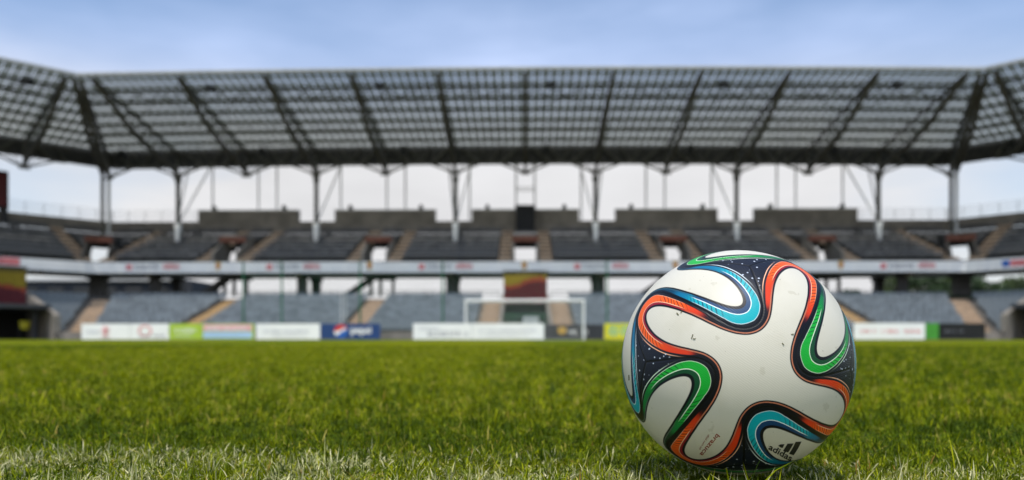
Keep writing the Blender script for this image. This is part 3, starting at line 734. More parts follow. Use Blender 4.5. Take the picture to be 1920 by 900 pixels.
for f, nm in ((mL, 'left'), (mR, 'right')):
    root = thing('player_tunnel', 'black open tunnel mouth under the stand at the %s edge of the photo' % nm, 'tunnel', f(12, 58, 0))
    q = MB(); seg(q, f, 8.62, 26, 61.3, 61.6, 0, 3.2 if f is mR else 2.15); q.build('back_wall', M['black'], root)
    q = MB(); seg(q, f, 8.62, 26, 53.5, 61.2, 2.2, 2.5); q.build('canopy', M['dgrey'], root)
    q = MB(); q.bar(f(9.3,55,0), f(9.3,55,2.2), .25); q.bar(f(12.3,55,0), f(12.3,55,2.2), .25); q.build('post', M['dgrey'], root)
# person in a hi-vis coat is too blurred to tell: a folded yellow marker board stands in the tunnel
root = thing('marker_board', 'small yellow board standing inside the dark tunnel at the left', 'board', mL(9.6, 56.5, 0))
q = MB(); a = mL(9.45,56.5,0); b = mL(9.95,56.5,0)
q.hexa([(a[0],a[1],.75),(b[0],b[1],.75),(b[0]+.04,b[1]+.04,.75),(a[0]+.04,a[1]+.04,.75),(a[0]+.1,a[1],1.35),(b[0]-.1,b[1],1.35),(b[0]-.06,b[1]+.04,1.35),(a[0]+.14,a[1]+.04,1.35)]); q.build('face', M['yellow'], root)
q = MB(); q.bar((a[0]+.1,a[1]+.05,0),(a[0]+.1,a[1]+.05,1.0),.05); q.bar((b[0]-.1,b[1]+.05,0),(b[0]-.1,b[1]+.05,1.0),.05); q.build('leg', M['dgrey'], root)
# scoreboard at the far left
root = thing('scoreboard', 'dark red screen on legs at the back of the left corner stand', 'scoreboard', mL(8.5, 75.5, 11))
q = MB(); seg(q, mL, 7.35, 11.5, 75.3, 75.8, 12.2, 15.7); q.build('casing', M['black'], root)
q = MB(); seg(q, mL, 7.5, 11.4, 75.24, 75.297, 12.4, 15.5); q.build('face', M['maroon'], root)
q = MB(); q.bar(mL(7.7,75.6,10.8), mL(7.7,75.6,12.2), .5); q.build('leg', M['steel_d'], root)
q = MB(); q.bar(mL(10.8,75.6,10.8), mL(10.8,75.6,12.4), .5); q.build('leg', M['steel_d'], root)

# ------------------------------------------------------------------ goal
GY = 46.9; gx0, gx1 = px(873, GY), px(1094.5, GY)
root = thing('goal', 'white football goal standing in front of the centre entrance', 'goal', ((gx0+gx1)/2, GY, 0))
for x in (gx0, gx1):
    q = MB(); q.bar((x,GY,-.02),(x,GY,2.5),.13,.13,n=14); q.build('goalpost', M['white'], root, smooth=False)
q = MB(); q.bar((gx0-.06,GY,2.47),(gx1+.06,GY,2.47),.13,.13,n=14); q.build('crossbar', M['white'], root)
q = MB()
for x in (gx0, gx1): q.bar((x,GY,2.42),(x,GY+1.0,2.40),.05); q.bar((x,GY+1.0,2.4),(x,GY+2.0,0),.05)
q.bar((gx0,GY+2,.02),(gx1,GY+2,.02),.05); q.bar((gx0,GY+1.0,2.4),(gx1,GY+1.0,2.4),.05); q.build('rear_frame', M['offw'], root)
q = MB(); nx = 50
for i in range(nx+1):
    x = gx0+(gx1-gx0)*i/nx; q.bar((x,GY+1,2.4),(x,GY+2,.02),.005); q.bar((x,GY,2.42),(x,GY+1,2.4),.005)
for i in range(17): a = i/16; q.bar((gx0,GY+1+a,2.4*(1-a)),(gx1,GY+1+a,2.4*(1-a)),.005)
q.build('net', M['white'], root)

# ------------------------------------------------------------------ advertising boards
def board(x0, x1, Y, mat, label, z1=1.0, deco=None, z0=.03):
    a, b = px(x0, Y), px(x1, Y)
    root = thing('advertising_board', label, 'board', ((a+b)/2, Y, 0), 'advertising boards along the end of the pitch')
    q = MB(); q.box(a, b, Y, Y+.06, z0, z1); po = q.build('panel', M[mat], root)
    q = MB()
    for x in (a+.3, b-.3): q.bar((x,Y+.07,z1-.1),(x,Y+.6,0),.04)
    q.bar((a,Y+.085,z1-.03),(b,Y+.085,z1-.03),.04); q.build('support', M['dgrey'], root)
    if deco: deco(a, b, Y-.004, po)
    return root
def glyphs(a, b, Y, z0, h, mat, parent, name='lettering', seed=1, gap=.35, th=.012):
    """unreadably small print: a row of letter-like strokes"""
    r = random.Random(seed); q = MB(); x = a
    while x < b-h*.5:
        w = h*r.uniform(.45, .7)
        if r.random() < .15: x += w; continue
        q.box(x, x+h*.14, Y-th, Y, z0, z0+h*r.choice((1, 1, .72)))
        k = r.random()
        if k < .6: q.box(x+w-h*.14, x+w, Y-th, Y, z0, z0+h*.72)
        if k < .8: q.box(x+h*.145, x+w-h*.145, Y-th, Y, z0+h*.58, z0+h*.72)
        if k > .3: q.box(x+h*.145, x+w-h*.145, Y-th, Y, z0, z0+h*.14)
        x += w+h*gap*.4
    return q.build(name, M[mat], parent)
def ring(c, Y, z, r, mat, parent, name='logo', w=.25):
    q = MB(); n = 26
    for i in range(n):
        t0, t1 = 2*math.pi*i/n, 2*math.pi*(i+1)/n; P = []
        for yy in (Y-.012, Y):
            for (rr, t) in ((r*(1-w), t0), (r, t0), (r, t1), (r*(1-w), t1)): P.append((c+rr*math.cos(t), yy, z+rr*math.sin(t)*.85))
        q.hexa(P)
    return q.build(name, M[mat], parent)
def d_a(a, b, Y, p):
    c = a+(b-a)*.50
    q = MB()
    for i in range(5): t = math.pi*(.1+.2*i); q.bar((c,Y-.01,.45),(c+.30*math.cos(t),Y-.01,.45+.42*math.sin(t)),.07,.02)
    q.bar((c-.25,Y-.01,.22),(c+.25,Y-.01,.22),.08,.02); q.bar((c,Y-.01,.25),(c,Y-.01,.5),.1,.02); q.build('logo', M['pink'], p)
    glyphs(a+.3, a+1.2, Y, .4, .2, 'lgrey', p, seed=3)
def d_b(a, b, Y, p):
    ring(a+.95, Y, .55, .42, 'pink', p, w=.22); glyphs(a+.6, b-.1, Y, .18, .16, 'grey', p, seed=5)
def d_lime(a, b, Y, p): glyphs(a+.35, b-.2, Y, .45, .28, 'white', p, seed=8); glyphs(a+.35, b-.5, Y, .2, .12, 'white', p, seed=9)
def d_c(a, b, Y, p):
    q = MB(); q.box(a+.12,b-.12,Y-.01,Y,.55,.95); q.build('printed_band', M['rose'], p)
    q = MB(); q.box(a+.12,b-.12,Y-.01,Y,.1,.50); q.build('printed_band', M['cyan'], p)
    glyphs(a+.4, b-.4, Y-.012, .6, .22, 'white', p, seed=12)
def d_d(a, b, Y, p): glyphs(a+.5, b-.5, Y, .42, .22, 'lgrey', p, seed=14); glyphs(a+.9, b-.9, Y, .2, .1, 'lgrey', p, seed=15)
def d_p(a, b, Y, p):
    c = a+1.28; z = .53; r = .42
    def sector(z0f, z1f, mat):
        q = MB(); n = 22
        for i in range(n):
            xa, xb = -r+2*r*i/n, -r+2*r*(i+1)/n; P = []
            for yy in (Y-.014, Y):
                for xx, fn in ((xa, z0f), (xb, z0f), (xb, z1f), (xa, z1f)):
                    e = math.sqrt(max(0, r*r-xx*xx)); P.append((c+xx, yy, z+max(-e, min(e, fn(xx)))))
            q.hexa(P)
        q.build('logo', M[mat], p)
    wv = lambda x: .10*math.sin(x*6.0)
    sector(lambda x: wv(x)+.09, lambda x: 9, 'red'); sector(lambda x: wv(x)-.07+x*.25, lambda x: wv(x)+.089, 'white'); sector(lambda x: -9, lambda x: wv(x)-.071+x*.25, 'lblue')
    text_mesh('pepsi', .62, 'lettering', M['white'], p, lambda x, y, zz: (c+.62+x, Y-.012-zz, .40+y), align='LEFT', bold=.015)
def d_f(a, b, Y, p): glyphs(a+.9, b-.1, Y, .22, .34, 'grey', p, seed=21, gap=.5); glyphs(a+.3, a+1.6, Y, .62, .14, 'lgrey', p, seed=22)
def d_g(a, b, Y, p): glyphs(a+.4, b-.5, Y, .5, .16, 'lgrey', p, seed=24); glyphs(a+.4, b-.9, Y, .25, .12, 'lgrey', p, seed=25)
def d_h(a, b, Y, p): ring(a+1.15, Y, .6, .30, 'gold', p, w=.85); glyphs(a+1.6, a+2.9, Y, .35, .32, 'white', p, seed=27)
def d_i(a, b, Y, p): ring(a+.55, Y, .5, .26, 'teal', p, w=.4); ring(a+1.25, Y, .5, .26, 'teal', p, w=.4); glyphs(a+.3, b-.3, Y, .8, .1, 'teal', p, seed=29)
def d_j(a, b, Y, p):
    for i in range(3): glyphs(a+.3+i*1.35, a+1.3+i*1.35, Y, .42, .22, 'pink', p, seed=31+i)
def d_l(a, b, Y, p): glyphs(a+.3, b-1.2, Y, .45, .16, 'grey', p, seed=35)
board(144, 236, 46.2, 'white', 'white board with a red fan-shaped emblem, first from the left', deco=d_a)
board(237, 311, 46.2, 'white', 'white board with a red ring emblem beside the lime board', deco=d_b)
board(312, 372, 46.2, 'lime', 'lime green board with white print', deco=d_lime)
board(373, 473, 46.2, 'lime', 'board with a pink band over a pale blue band and lime edges', deco=d_c)
board(477, 598, 46.2, 'white', 'plain white board with faint grey print beside the dark blue board', deco=d_d)
board(599, 712, 46.3, 'blue', 'dark blue board with a round red, white and blue emblem', deco=d_p)
board(774, 884, 45.4, 'white', 'white board with large dark grey print in front of the left goalpost', deco=d_f)
board(885, 1020, 45.4, 'white', 'wide white board with faint print in front of the goal', deco=d_g)
board(1021, 1131, 49.2, 'dgrey', 'dark grey board with a gold disc seen behind the right goalpost', deco=d_h)
board(1133, 1200, 45.6, 'yellow', 'yellow board with teal rings beside the ball', deco=d_i)
board(1596, 1727, 45.0, 'white', 'white board with three faint red marks right of the ball', deco=d_j)
board(1728, 1752, 45.3, 'bgreen', 'short bright green board between the white and the black board', deco=None)
board(1753, 1838, 45.5, 'black', 'black board with faint green print, last on the right', deco=d_l)

# ball-catching fence: each green post a thing, and the net
first = None
for x0, nm in ((453,'first'),(526,'second'),(674,'third'),(830,'fourth'),(1138,'fifth')):
    X = px(x0, 50.)
    lab = 'tall green net post behind the boards, %s from the left' % nm
    if first is None:
        q = MB(); q.bar((0,0,0),(0,0,5.2),.13,.13,n=10); q.bar((0,0,5.1),(0,-.35,5.25),.07); q.box(-.15,.15,-.15,.15,-.01,.05); first = q.build('net_post', M['green']); o = first
    else: o = first.copy(); col.objects.link(o)
    o.location = (X, 50., 0); tag(o, lab, 'post', 'green posts of the ball net')
q = MB(); a, b = px(453, 50.), px(1138, 50.); n = int((b-a)/.2)
for i in range(n+1): q.bar((a+(b-a)*i/n,50.03,.1),(a+(b-a)*i/n,50.03,5.1),.006)
for i in range(26): q.bar((a,50.03,.1+.2*i),(b,50.03,.1+.2*i),.006)
tag(q.build('ball_net', M['green']), 'fine green net stretched between the green posts behind the goal', 'net')
q = MB(); q.bar((0,0,0),(0,0,3.3),.07,.07,n=8); q.bar((.28,0,0),(.28,0,3.3),.05,.05,n=8); q.bar((0,0,3.2),(.28,0,3.2),.05); q.bar((0,0,1.6),(.28,0,1.6),.04)
o = q.build('ladder_frame', M['offw']); o.location = (px(639, 49.), 49., 0); tag(o, 'slim pale pole frame standing behind the dark blue board', 'pole')

# ------------------------------------------------------------------ beyond the stadium
root = thing('building', 'low dark building behind the open concourse on the left', 'building', (-52, 92, 0))
q = MB(); q.box(-74, -40.5, 90, 98, 0, 7.1); q.build('wall', M['navy'], root)
q = MB(); q.box(-72.4, -41.6, 89.6, 98.4, 7.003, 7.3); q.build('roof', M['offw'], root)
for i in range(9):
    w = MB(); w.box(-71+3.2*i, -69+3.2*i, 89.93, 89.997, 4.9, 6.3); w.build('window', M['glass'], root)
leafm = {}
def tree(X, Y, H, label, seed, rad=3.2):
    r = np.random.default_rng(seed)
    root = thing('tree', label, 'tree', (X, Y, 0), 'trees behind the right of the stadium')
    q = MB(); n = 10
    def limb(a, b, r0, r1):
        a = Vector(a); b = Vector(b); d = (b-a).normalized(); x = d.cross(Vector((.3,.9,.1))).normalized(); y = x.cross(d); k = len(q.v)
        for c, rr in ((a, r0), (b, r1)):
            for i in range(8): t = i*math.pi/4; q.v.append(tuple(c+x*math.cos(t)*rr+y*math.sin(t)*rr))
        for i in range(8): j = (i+1) % 8; q.f.append((k+i, k+j, k+8+j, k+8+i)); q.m.append(0)
    limb((X,Y,0),(X+.2,Y,H*.55),.28,.16)
    cs = []
    for i in range(9):
        t = r.random()*6.28; e = (X+math.cos(t)*rad*.6*r.random()**.5*1.3, Y+math.sin(t)*rad*.6, H*(.45+.45*r.random())); limb((X+.1,Y,H*(.25+.25*r.random())), e, .10, .04); cs.append(e)
    q.build('trunk', pmat('bark', (.09,.065,.04), .9) if 'bark' not in leafm else leafm['bark'], root)
    cs = np.array(cs+[(X, Y, H*.8), (X, Y, H*.55)]); K = 4200
    c = cs[r.integers(0, len(cs), K)]; v = r.normal(size=(K, 3)); v /= np.linalg.norm(v, axis=1)[:, None]
    P = c+v*(rad*.42*r.random(K)[:, None]**.45)*np.array([1, 1, .8]); P[:, 2] = np.minimum(P[:, 2], H+.3*r.random(K))
    a = r.normal(size=(K, 3)); a /= np.linalg.norm(a, axis=1)[:, None]; b = np.cross(a, r.normal(size=(K, 3))); b /= np.linalg.norm(b, axis=1)[:, None]
    s = (.13+.14*r.random(K))[:, None]
    V = np.stack([P-a*s, P+b*s*.6, P+a*s, P-b*s*.6], 1).reshape(-1, 3)
    lb = MB(); lb.v = [tuple(x) for x in V]; lb.f = [(4*i, 4*i+1, 4*i+2, 4*i+3) for i in range(K)]; lb.m = [0]*K
    lb.build('crown', M['leafa'] if seed % 2 else M['leafb'], root)
M['leafa'] = pmat('leaf_dark', (.035,.065,.016), .6, .5, .9); M['leafb'] = pmat('leaf_mid', (.075,.11,.028), .6, .5, .9)
for i, (x0, Y, H, rad, lb) in enumerate(((1598,112,8.0,2.8,'small dark tree seen under the fascia just right of the ball'),(1690,118,11.2,4.2,'dense dark tree seen under the fascia above the white board'),(1735,113,10.8,4.0,'dark leafy tree seen left of the right corner pillar'),
        (1780,120,11.6,4.4,'tall dark tree seen behind the right corner pillar'),(1835,110,9.2,3.6,'paler green tree seen right of the corner pillar'),(1880,116,10.2,3.9,'loose mid green tree near the right edge of the photo'),(1925,112,8.4,3.4,'mid green tree cut by the right edge of the photo'),
        (1655,124,9.8,3.6,'low dark tree seen between the small tree and the dense tree'))):
    tree(px(x0, Y), Y, H, lb, i+1, rad)

# ------------------------------------------------------------------ the ball
WQ = np.array([(-0.327,1.087),(-0.296,1.083),(-0.265,1.066),(-0.236,1.039),(-0.210,1.004),(-0.187,0.965),(-0.166,0.924),(-0.148,0.883),(-0.130,0.840),(-0.113,0.798),(-0.098,0.756),(-0.084,0.716),(-0.070,0.677),(-0.058,0.638),(-0.046,0.598),(-0.034,0.558),(-0.022,0.515),(-0.008,0.472),(0.006,0.429),(0.023,0.386),(0.042,0.345),(0.064,0.305),(0.090,0.269),(0.120,0.236),(0.155,0.210),(0.194,0.192),(0.235,0.183),(0.277,0.183),(0.318,0.191),(0.356,0.204),(0.389,0.221),(0.421,0.240),(0.452,0.260),(0.486,0.282),(0.522,0.306),(0.562,0.330),(0.603,0.353),(0.646,0.374),(0.691,0.391),(0.737,0.404),(0.784,0.414),(0.831,0.419),(0.879,0.420),(0.926,0.417),(0.972,0.409),(1.014,0.397),(1.050,0.379),(1.075,0.356)])
RB = np.array([[0.72069, -0.68696, -0.09322], [-0.68311, -0.72661, 0.07345], [-0.11819, 0.01075, -0.99293]])          # rows: ball axes in camera axes (right, down, forward)
CW = np.stack([RIGHT, DOWN, FWD])     # camera axes in the world
LW = RB@CW                            # rows: ball axes in the world
gU = [0,.04,.08,.12,.17,.25,.38,.5,.6,.67,.75,.85,.95,1.0,1.1,1.17,1.25,1.35,1.5,1.62,1.75,1.85,1.92,1.96,2.0]
gV = [.165,.16,.142,.12,.105,.090,.077,.066,.058,.049,.037,.026,.022,.021,.022,.026,.035,.054,.072,.080,.092,.106,.122,.14,.165]
hU = [0,.1,.3,.6,.8,1.2,1.5,1.8,2.0]; hV = [.030,.024,.017,.015,.012,.012,.015,.020,.030]
def P3(a):
    r = np.hypot(a[:, 0], a[:, 1]); return np.stack([a[:, 0]/r*np.sin(r), a[:, 1]/r*np.sin(r), np.cos(r)], 1)
def closed_curve(sub):
    allp = []
    for k in range(4):
        c, s = math.cos(-k*math.pi/2), math.sin(-k*math.pi/2); allp.append(WQ@np.array([[c,-s],[s,c]]).T)
    p = np.vstack(allp); N = len(p); i = np.repeat(np.arange(N), sub); t = np.tile(np.arange(sub)/sub, N)[:, None]
    p0, p1, p2, p3 = p[i-1], p[i], p[(i+1) % N], p[(i+2) % N]
    return .5*((2*p1)+(p2-p0)*t+(2*p0-5*p1+4*p2-p3)*t*t+(-p0+3*p1-3*p2+p3)*t**3), ((i+t[:, 0]) % 48)/24.
CC3 = P3(closed_curve(3)[0]); CP, CU = closed_curve(48); C3 = P3(CP)
tan = np.roll(C3, -1, 0)-np.roll(C3, 1, 0); tan /= np.linalg.norm(tan, axis=1)[:, None]
nrm = np.cross(tan, C3)       # sideways; make it point away from the panel centre
if (nrm*(C3-np.array([0, 0, 1.]))).sum() < 0: nrm = -nrm
def field(v):
    """signed distance outside the white outline, and position u along it, for unit vectors v in the panel's frame"""
    d = np.full(len(v), 9.); u = np.zeros(len(v)); idx = np.where(v[:, 2] > -.35)[0]
    C32 = CC3.astype(np.float32); win = np.arange(-16, 17)
    for k in range(0, len(idx), 8000):
        ii = idx[k:k+8000]; j = (v[ii].astype(np.float32)@C32.T).argmax(1)*16
        cand = (j[:, None]+win) % len(C3); q = ((v[ii][:, None, :]-C3[cand])**2).sum(2).argmin(1); j = cand[np.arange(len(ii)), q]
        df = v[ii]-C3[j]; full = 2*np.arcsin(np.clip(np.linalg.norm(df, axis=1)/2, 0, 1)); d[ii] = np.sign((df*nrm[j]).sum(1))*full; u[ii] = CU[j]
    return d, u
def rot(ax, a):
    c, s = math.cos(a), math.sin(a)
    return np.array({'x': [[1,0,0],[0,c,-s],[0,s,c]], 'y': [[c,0,s],[0,1,0],[-s,0,c]]}[ax])
h_ = math.pi/2
FACES = [(np.eye(3), 'o'), (rot('y', -h_), None), (rot('y', h_), None), (rot('x', h_), None), (rot('x', -h_), None), (rot('x', math.pi), 'o')]
def build_ball():
    n = 190; g = np.tan(np.linspace(-math.pi/4, math.pi/4, n+1)); V = []; F = []; base = 0
    for ax in range(3):
        for sg in (-1, 1):
            A, B = np.meshgrid(g, g, indexing='ij'); P = np.zeros((n+1, n+1, 3)); P[..., ax] = sg; P[..., (ax+1) % 3] = A*sg; P[..., (ax+2) % 3] = B
            V.append((P/np.linalg.norm(P, axis=2)[..., None]).reshape(-1, 3))
            i = np.arange(n)[:, None]*(n+1)+np.arange(n)[None]+base; F.append(np.stack([i, i+(n+1), i+(n+2), i+1], 2).reshape(-1, 4)); base += (n+1)**2
    V = np.vstack(V); F = np.vstack(F)
    fl = []; ds = []; us = []
    for Rf, _ in FACES:
        d, u = field(V@Rf.T); g_ = np.interp(u, gU, gV); fl.append(d-g_); ds.append(d); us.append(u)
    fl = np.array(fl); so = np.sort(fl, 0); seam = (so[1]-so[0])/2
    cc = np.array([[a, b, c] for a in (1, -1) for b in (1, -1) for c in (1, -1)])/math.sqrt(3); cor = np.arccos(np.clip((V@cc.T).max(1), -1, 1))
    rad = .11*(1-.004*np.exp(-(seam/.02)**2))
    W_ = (V*rad[:, None])@LW
    root = thing('football', 'white football with orange, blue and green wavy bands resting on the white line', 'ball', BALL)
    owner = fl[:, F].mean(2).argmin(0)
    pans = []
    for k, (Rf, _) in enumerate(FACES):
        ff = F[owner == k]; ids, inv = np.unique(ff, return_inverse=True); inv = inv.reshape(ff.shape)
        me = bpy.data.meshes.new('panel'); me.from_pydata(W_[ids].tolist(), [], inv.tolist())
        me.polygons.foreach_set('use_smooth', [True]*len(me.polygons)); me.normals_split_custom_set_from_vertices((V[ids]@LW).tolist())   # one round casing: normals run on across the joints
        d, u = ds[k][ids], us[k][ids]
        win = lambda a, b, s: 1/(1+np.exp(-(u-a)/s))*1/(1+np.exp((u-b)/s))
        core = 1-win(.42, 1.58, .03)                            # full colour round the arm's tip
        vals = dict(dW=d, G=np.interp(u, gU, gV), H=np.interp(u, hU, hV), core=core, fade=win(.60, 1.30, .02), hat=win(.14, .42, .02)+win(1.60, 1.88, .02), ln=win(.48, 1.50, .03), ol=win(1.46, 1.76, .03), uu=u, seam=seam[ids], cor=cor[ids])
        for nm, a in vals.items():
            at = me.attributes.new(nm, 'FLOAT', 'POINT'); at.data.foreach_set('value', a.astype(np.float32))
        o = bpy.data.objects.new('panel', me); col.objects.link(o); o.parent = root; pans.append(o)
    # smooth normals across panels come from the shared sphere: keep edges exact
    return root, pans, owner
def ball_mat(name, bright, mid, deep, inner, dshare, line, hair, fadeout):
    m, nt, p, out = newmat(name); A = lambda k: attr(nt, k)
    dW, G, H = A('dW'), A('G'), A('H'); e = .0035
    navy = mixc(nt, A('cor').ss(.10, .45), (.010,.013,.024), (.003,.004,.008))
    v = (dW-H)/((G-H)._m('MAXIMUM', .004))
    rib = (dW-H).ss(-e, e)*((G-dW).ss(-e, e))
    colr = mixc(nt, A('core'), mid, bright)
    colr = mixc(nt, v.ss(.0, 1.)*.12, colr, mid)
    hn = noise(nt, 160, 2); hs = ((A('uu')*25+v*1.7+noise(nt, 70, 1)*1.3)*6.2832)._m('SINE')
    colr = mixc(nt, (hs+hn*.8).ss(.95, 1.15)*A('hat')*.85, colr, deep)
    colr = mixc(nt, A('fade'), colr, deep)
    colr = mixc(nt, (v-dshare).ss(.02, -.02)*(A('core').ss(.2, .9)*.8+.2), colr, inner)
    wid = (G-H).ss(.045, .07)
    hl = ((v-dshare)*(G-H))._m('ABSOLUTE').ss(.0045, .0025)
    colr = mixc(nt, hl*A('core').ss(.3, .9)*wid, colr, hair)
    hl2 = (G-dW)._m('ABSOLUTE').ss(.0055, .0030)
    colr = mixc(nt, hl2*A('core').ss(.6, 1.)*wid*.85, colr, hair)
    amp = A('fade').inv() if fadeout else A('fade').lin(0, 1, 1, .85)
    c = mixc(nt, rib*amp, navy, colr)
    # thin line following the outline where the band has died away
    lm = (dW-H)._m('SUBTRACT', .0045)._m('ABSOLUTE').ss(.0062, .0036)*A('ln')
    c = mixc(nt, lm, c, line)
    om = (dW-G)._m('SUBTRACT', .021)._m('ABSOLUTE').ss(.0050, .0026)*A('ol')
    c = mixc(nt, om, c, hair)
    # star specks near the corners
    vo = nt.nodes.new('ShaderNodeTexVoronoi'); vo.inputs['Scale'].default_value = 260; tcn = nt.nodes.new('ShaderNodeTexCoord'); nt.links.new(tcn.outputs['Object'], vo.inputs['Vector'])
    vd = S(nt, vo.outputs['Distance']); vs_ = nt.nodes.new('ShaderNodeSeparateColor'); nt.links.new(vo.outputs['Color'], vs_.inputs[0]); vr = S(nt, vs_.outputs[0])
    st = vd.ss(.30, .16)*vr.ss(.50, .53)*A('cor').ss(.30, .22)*((dW-G).ss(.015, .022))*A('seam').ss(.010, .014)
    c = mixc(nt, st*.85, c, (.62,.68,.78))
    # the bonded seam
    c = mixc(nt, A('seam').ss(.0095, .005), c, (.003,.003,.004))
    # white casing, faintly soiled
    dirt = noise(nt, 22, 4); sp_ = noise(nt, 240, 3)
    wc = mixc(nt, dirt.ss(.5, .75)*.5, (.67,.63,.52), (.58,.54,.42)); st2 = noise(nt, 75, 3); wc = mixc(nt, st2.ss(.67, .71)*.22, wc, (.33,.29,.17)); wc = mixc(nt, sp_.ss(.72, .76)*.6, wc, (.30,.28,.20))
    c = mixc(nt, dW.ss(e, -e), c, wc)
    nt.links.new(c.s, p.inputs['Base Color'])
    p.inputs['Roughness'].default_value = .40; p.inputs['Specular IOR Level'].default_value = .25
    # embossed grip: fine waves of small pimples
    w = nt.nodes.new('ShaderNodeTexWave'); w.inputs['Scale'].default_value = 190; w.inputs['Distortion'].default_value = 6.0; w.inputs['Detail'].default_value = 0; w.inputs['Detail Scale'].default_value = .45
    mp_ = nt.nodes.new('ShaderNodeMapping'); mp_.inputs['Rotation'].default_value = (.3, .9, .5); nt.links.new(tcn.outputs['Object'], mp_.inputs[0]); nt.links.new(mp_.outputs[0], w.inputs['Vector'])
    vo2 = nt.nodes.new('ShaderNodeTexVoronoi'); vo2.inputs['Scale'].default_value = 620; nt.links.new(tcn.outputs['Object'], vo2.inputs['Vector'])
    hgt = S(nt, w.outputs['Fac'])*.6+S(nt, vo2.outputs['Distance'])*.5+A('seam').ss(.001, .014)*3.0
    b = nt.nodes.new('ShaderNodeBump'); b.inputs['Strength'].default_value = .24; b.inputs['Distance'].default_value = .0004; nt.links.new(hgt.s, b.inputs['Height']); nt.links.new(b.outputs[0], p.inputs['Normal'])
    return m
BR, BP, OWN = build_ball()
mo = ball_mat('ball_orange', (.93,.125,.010), (.72,.045,.010), (.10,.012,.012), (.30,.010,.022), .27, (.50,.17,.09), (.95,.50,.30), True)
mb_ = ball_mat('ball_blue', (.0,.42,.46), (.002,.15,.29), (.003,.05,.10), (.006,.05,.14), .36, (.03,.09,.12), (.82,.92,.92), False)
mg = ball_mat('ball_green', (.008,.42,.035), (.006,.20,.045), (.004,.05,.02), (.006,.07,.025), .36, (.09,.12,.10), (.70,.85,.62), False)
# which side panels are blue / green: the panel whose axis points up-left in the picture is blue
for k, (Rf, t) in enumerate(FACES):
    ax = (np.array([0, 0, 1.])@Rf)@LW; xr, yu = ax@RIGHT, ax[2]
    mat = mo if abs(ax@FWD) > .7 else (mb_ if xr*yu < 0 else mg)
    BP[k].data.materials.append(mat)
    BP[k]['label'] = {id(mo): 'orange banded panel', id(mb_): 'blue banded panel', id(mg): 'green banded panel'}[id(mat)]
# printing on the ball, laid on its surface
EYE = np.array([0, 0, CAM_H])
def on_ball(xp, yp, lift=.00022):
    d = RIGHT*(xp-960)/1400+DOWN*(yp-633)/1400+FWD; d /= np.linalg.norm(d); c = BALLV-EYE; b = d@c; q = EYE+d*(b-math.sqrt(max(0, b*b-(c@c-.0121))))-BALLV
    return q/np.linalg.norm(q)
def ball_text(body, a_px, b_px, xh, mat, parent, bold=0.):
    """lettering laid on the ball between two points, xh = height of a small letter"""
    c = bpy.data.curves.new('tmp', 'FONT'); c.body = body; c.size = 1; c.offset = bold; c.resolution_u = 3; o = bpy.data.objects.new('tmp', c); col.objects.link(o)
    bpy.context.view_layer.update(); me = bpy.data.meshes.new_from_object(o.evaluated_get(bpy.context.evaluated_depsgraph_get()))
    xs = [v.co.x for v in me.vertices]; x0, w = min(xs), max(xs)-min(xs); A = np.array(a_px); D = np.array(b_px)-A; U = np.array([D[1], -D[0]])/np.linalg.norm(D)*xh/.53
    mb = MB()
    for v in me.vertices:
        p = A+D*(v.co.x-x0)/w+U*(v.co.y-.265); mb.v.append(tuple(on_ball(*p)*.11022+BALLV))
    mb.f = [tuple(p.vertices) for p in me.polygons]; mb.m = [0]*len(mb.f)
    bpy.data.objects.remove(o); bpy.data.curves.remove(c); bpy.data.meshes.remove(me)
    return mb.build('lettering', mat, parent)
K0 = lambda x, y: (1370+x/6.427, 760+y/6.427); J0 = lambda x, y: (1220+x/6.427, 760+y/6.427)
ink = pmat('ink_black', (.010,.010,.012), .4, .1, 50); rink = pmat('ink_red', (.30,.055,.03), .5, .1, 50)
def panel_at(p):
    v = (on_ball(*p)@LW.T)[None]; best = min(range(6), key=lambda k: (lambda d_u: d_u[0][0]-np.interp(d_u[1][0], gU, gV))(field(v@FACES[k][0].T))); return BP[best]
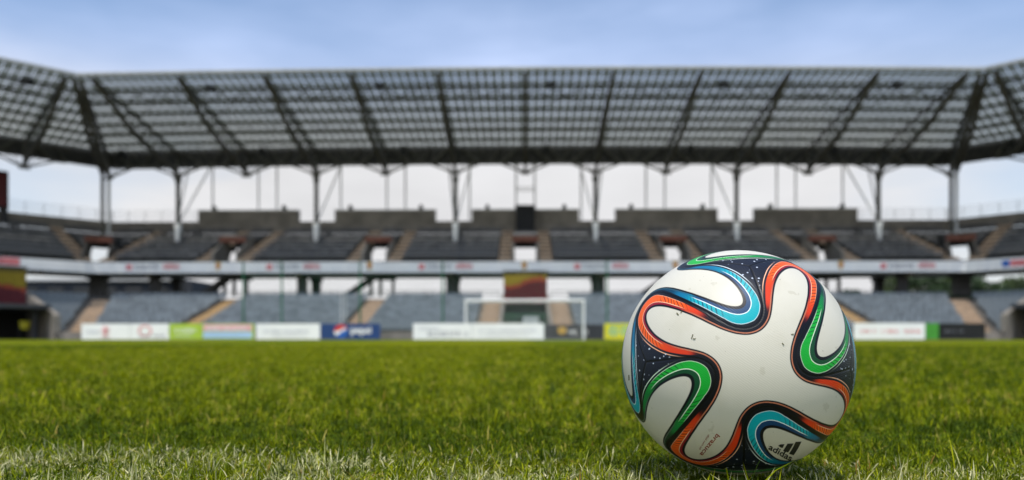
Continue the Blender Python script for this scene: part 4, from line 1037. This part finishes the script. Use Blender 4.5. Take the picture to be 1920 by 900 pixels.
pa = panel_at(K0(600, 520)); pb = panel_at(J0(700, 480))
ball_text('adidas', K0(462, 500), K0(735, 648), 8.6, ink, pa, bold=.02)
for poly in (((572,486),(598,468),(648,466),(626,512),(606,508)), ((630,548),(684,460),(757,457),(692,566)), ((703,580),(782,438),(852,434),(757,600))):
    lo = [on_ball(*K0(*q)) for q in poly]; mbp = MB()
    cen = sum(lo)/len(lo)
    N_ = len(lo); pts = []
    for i in range(N_):
        for k in range(6): q = lo[i]*(1-k/6)+lo[(i+1) % N_]*k/6; pts.append(q/np.linalg.norm(q))
    cen /= np.linalg.norm(cen); mbp.v = [tuple(q*.11022+BALLV) for q in pts]+[tuple(cen*.11024+BALLV)]; n_ = len(pts)
    mbp.f = [(i, (i+1) % n_, n_) for i in range(n_)]; mbp.m = [0]*n_; mbp.build('stripe_mark', ink, pa)
ball_text('brazuca', J0(812, 352), J0(606, 600), 6.6, rink, pb, bold=.015)
ball_text('official match ball', J0(702, 352), J0(590, 528), 2.6, rink, pb)
# dry clippings stuck to the ball
for i, (x, y, a, l) in enumerate(((1298.,631.,70,9),(1302,635,0,5),(1271,589,130,5),(1278,585,60,5),(1485.5,626.5,5,5),(1468,645,-50,5),(1180,708,90,10),(1576,784,60,8))):
    p0 = on_ball(x-.5*l*math.cos(R_(a)), y+.5*l*math.sin(R_(a))); p1 = on_ball(x+.5*l*math.cos(R_(a)), y-.5*l*math.sin(R_(a)))
    q = MB(); q.bar(BALLV+p0*.1103, BALLV+p1*.1105, .0010, .0004)
    o = q.build('grass_clipping', pmat('dry_clipping', (.10,.09,.03), .8)); tag(o, ['brown clipping stuck on the left arm of the ball, longer stroke','brown clipping stuck on the left arm of the ball, short foot','dark clipping stuck near the orange band at the upper left of the ball','second dark clipping stuck near the orange band at the upper left','dark clipping stuck beside the red band at the upper right of the ball','short dark clipping stuck on the white middle of the ball','long dark clipping stuck on the left rim of the ball','pale clipping stuck at the right tip of the white panel'][i], 'grass clipping', 'clippings stuck to the ball')
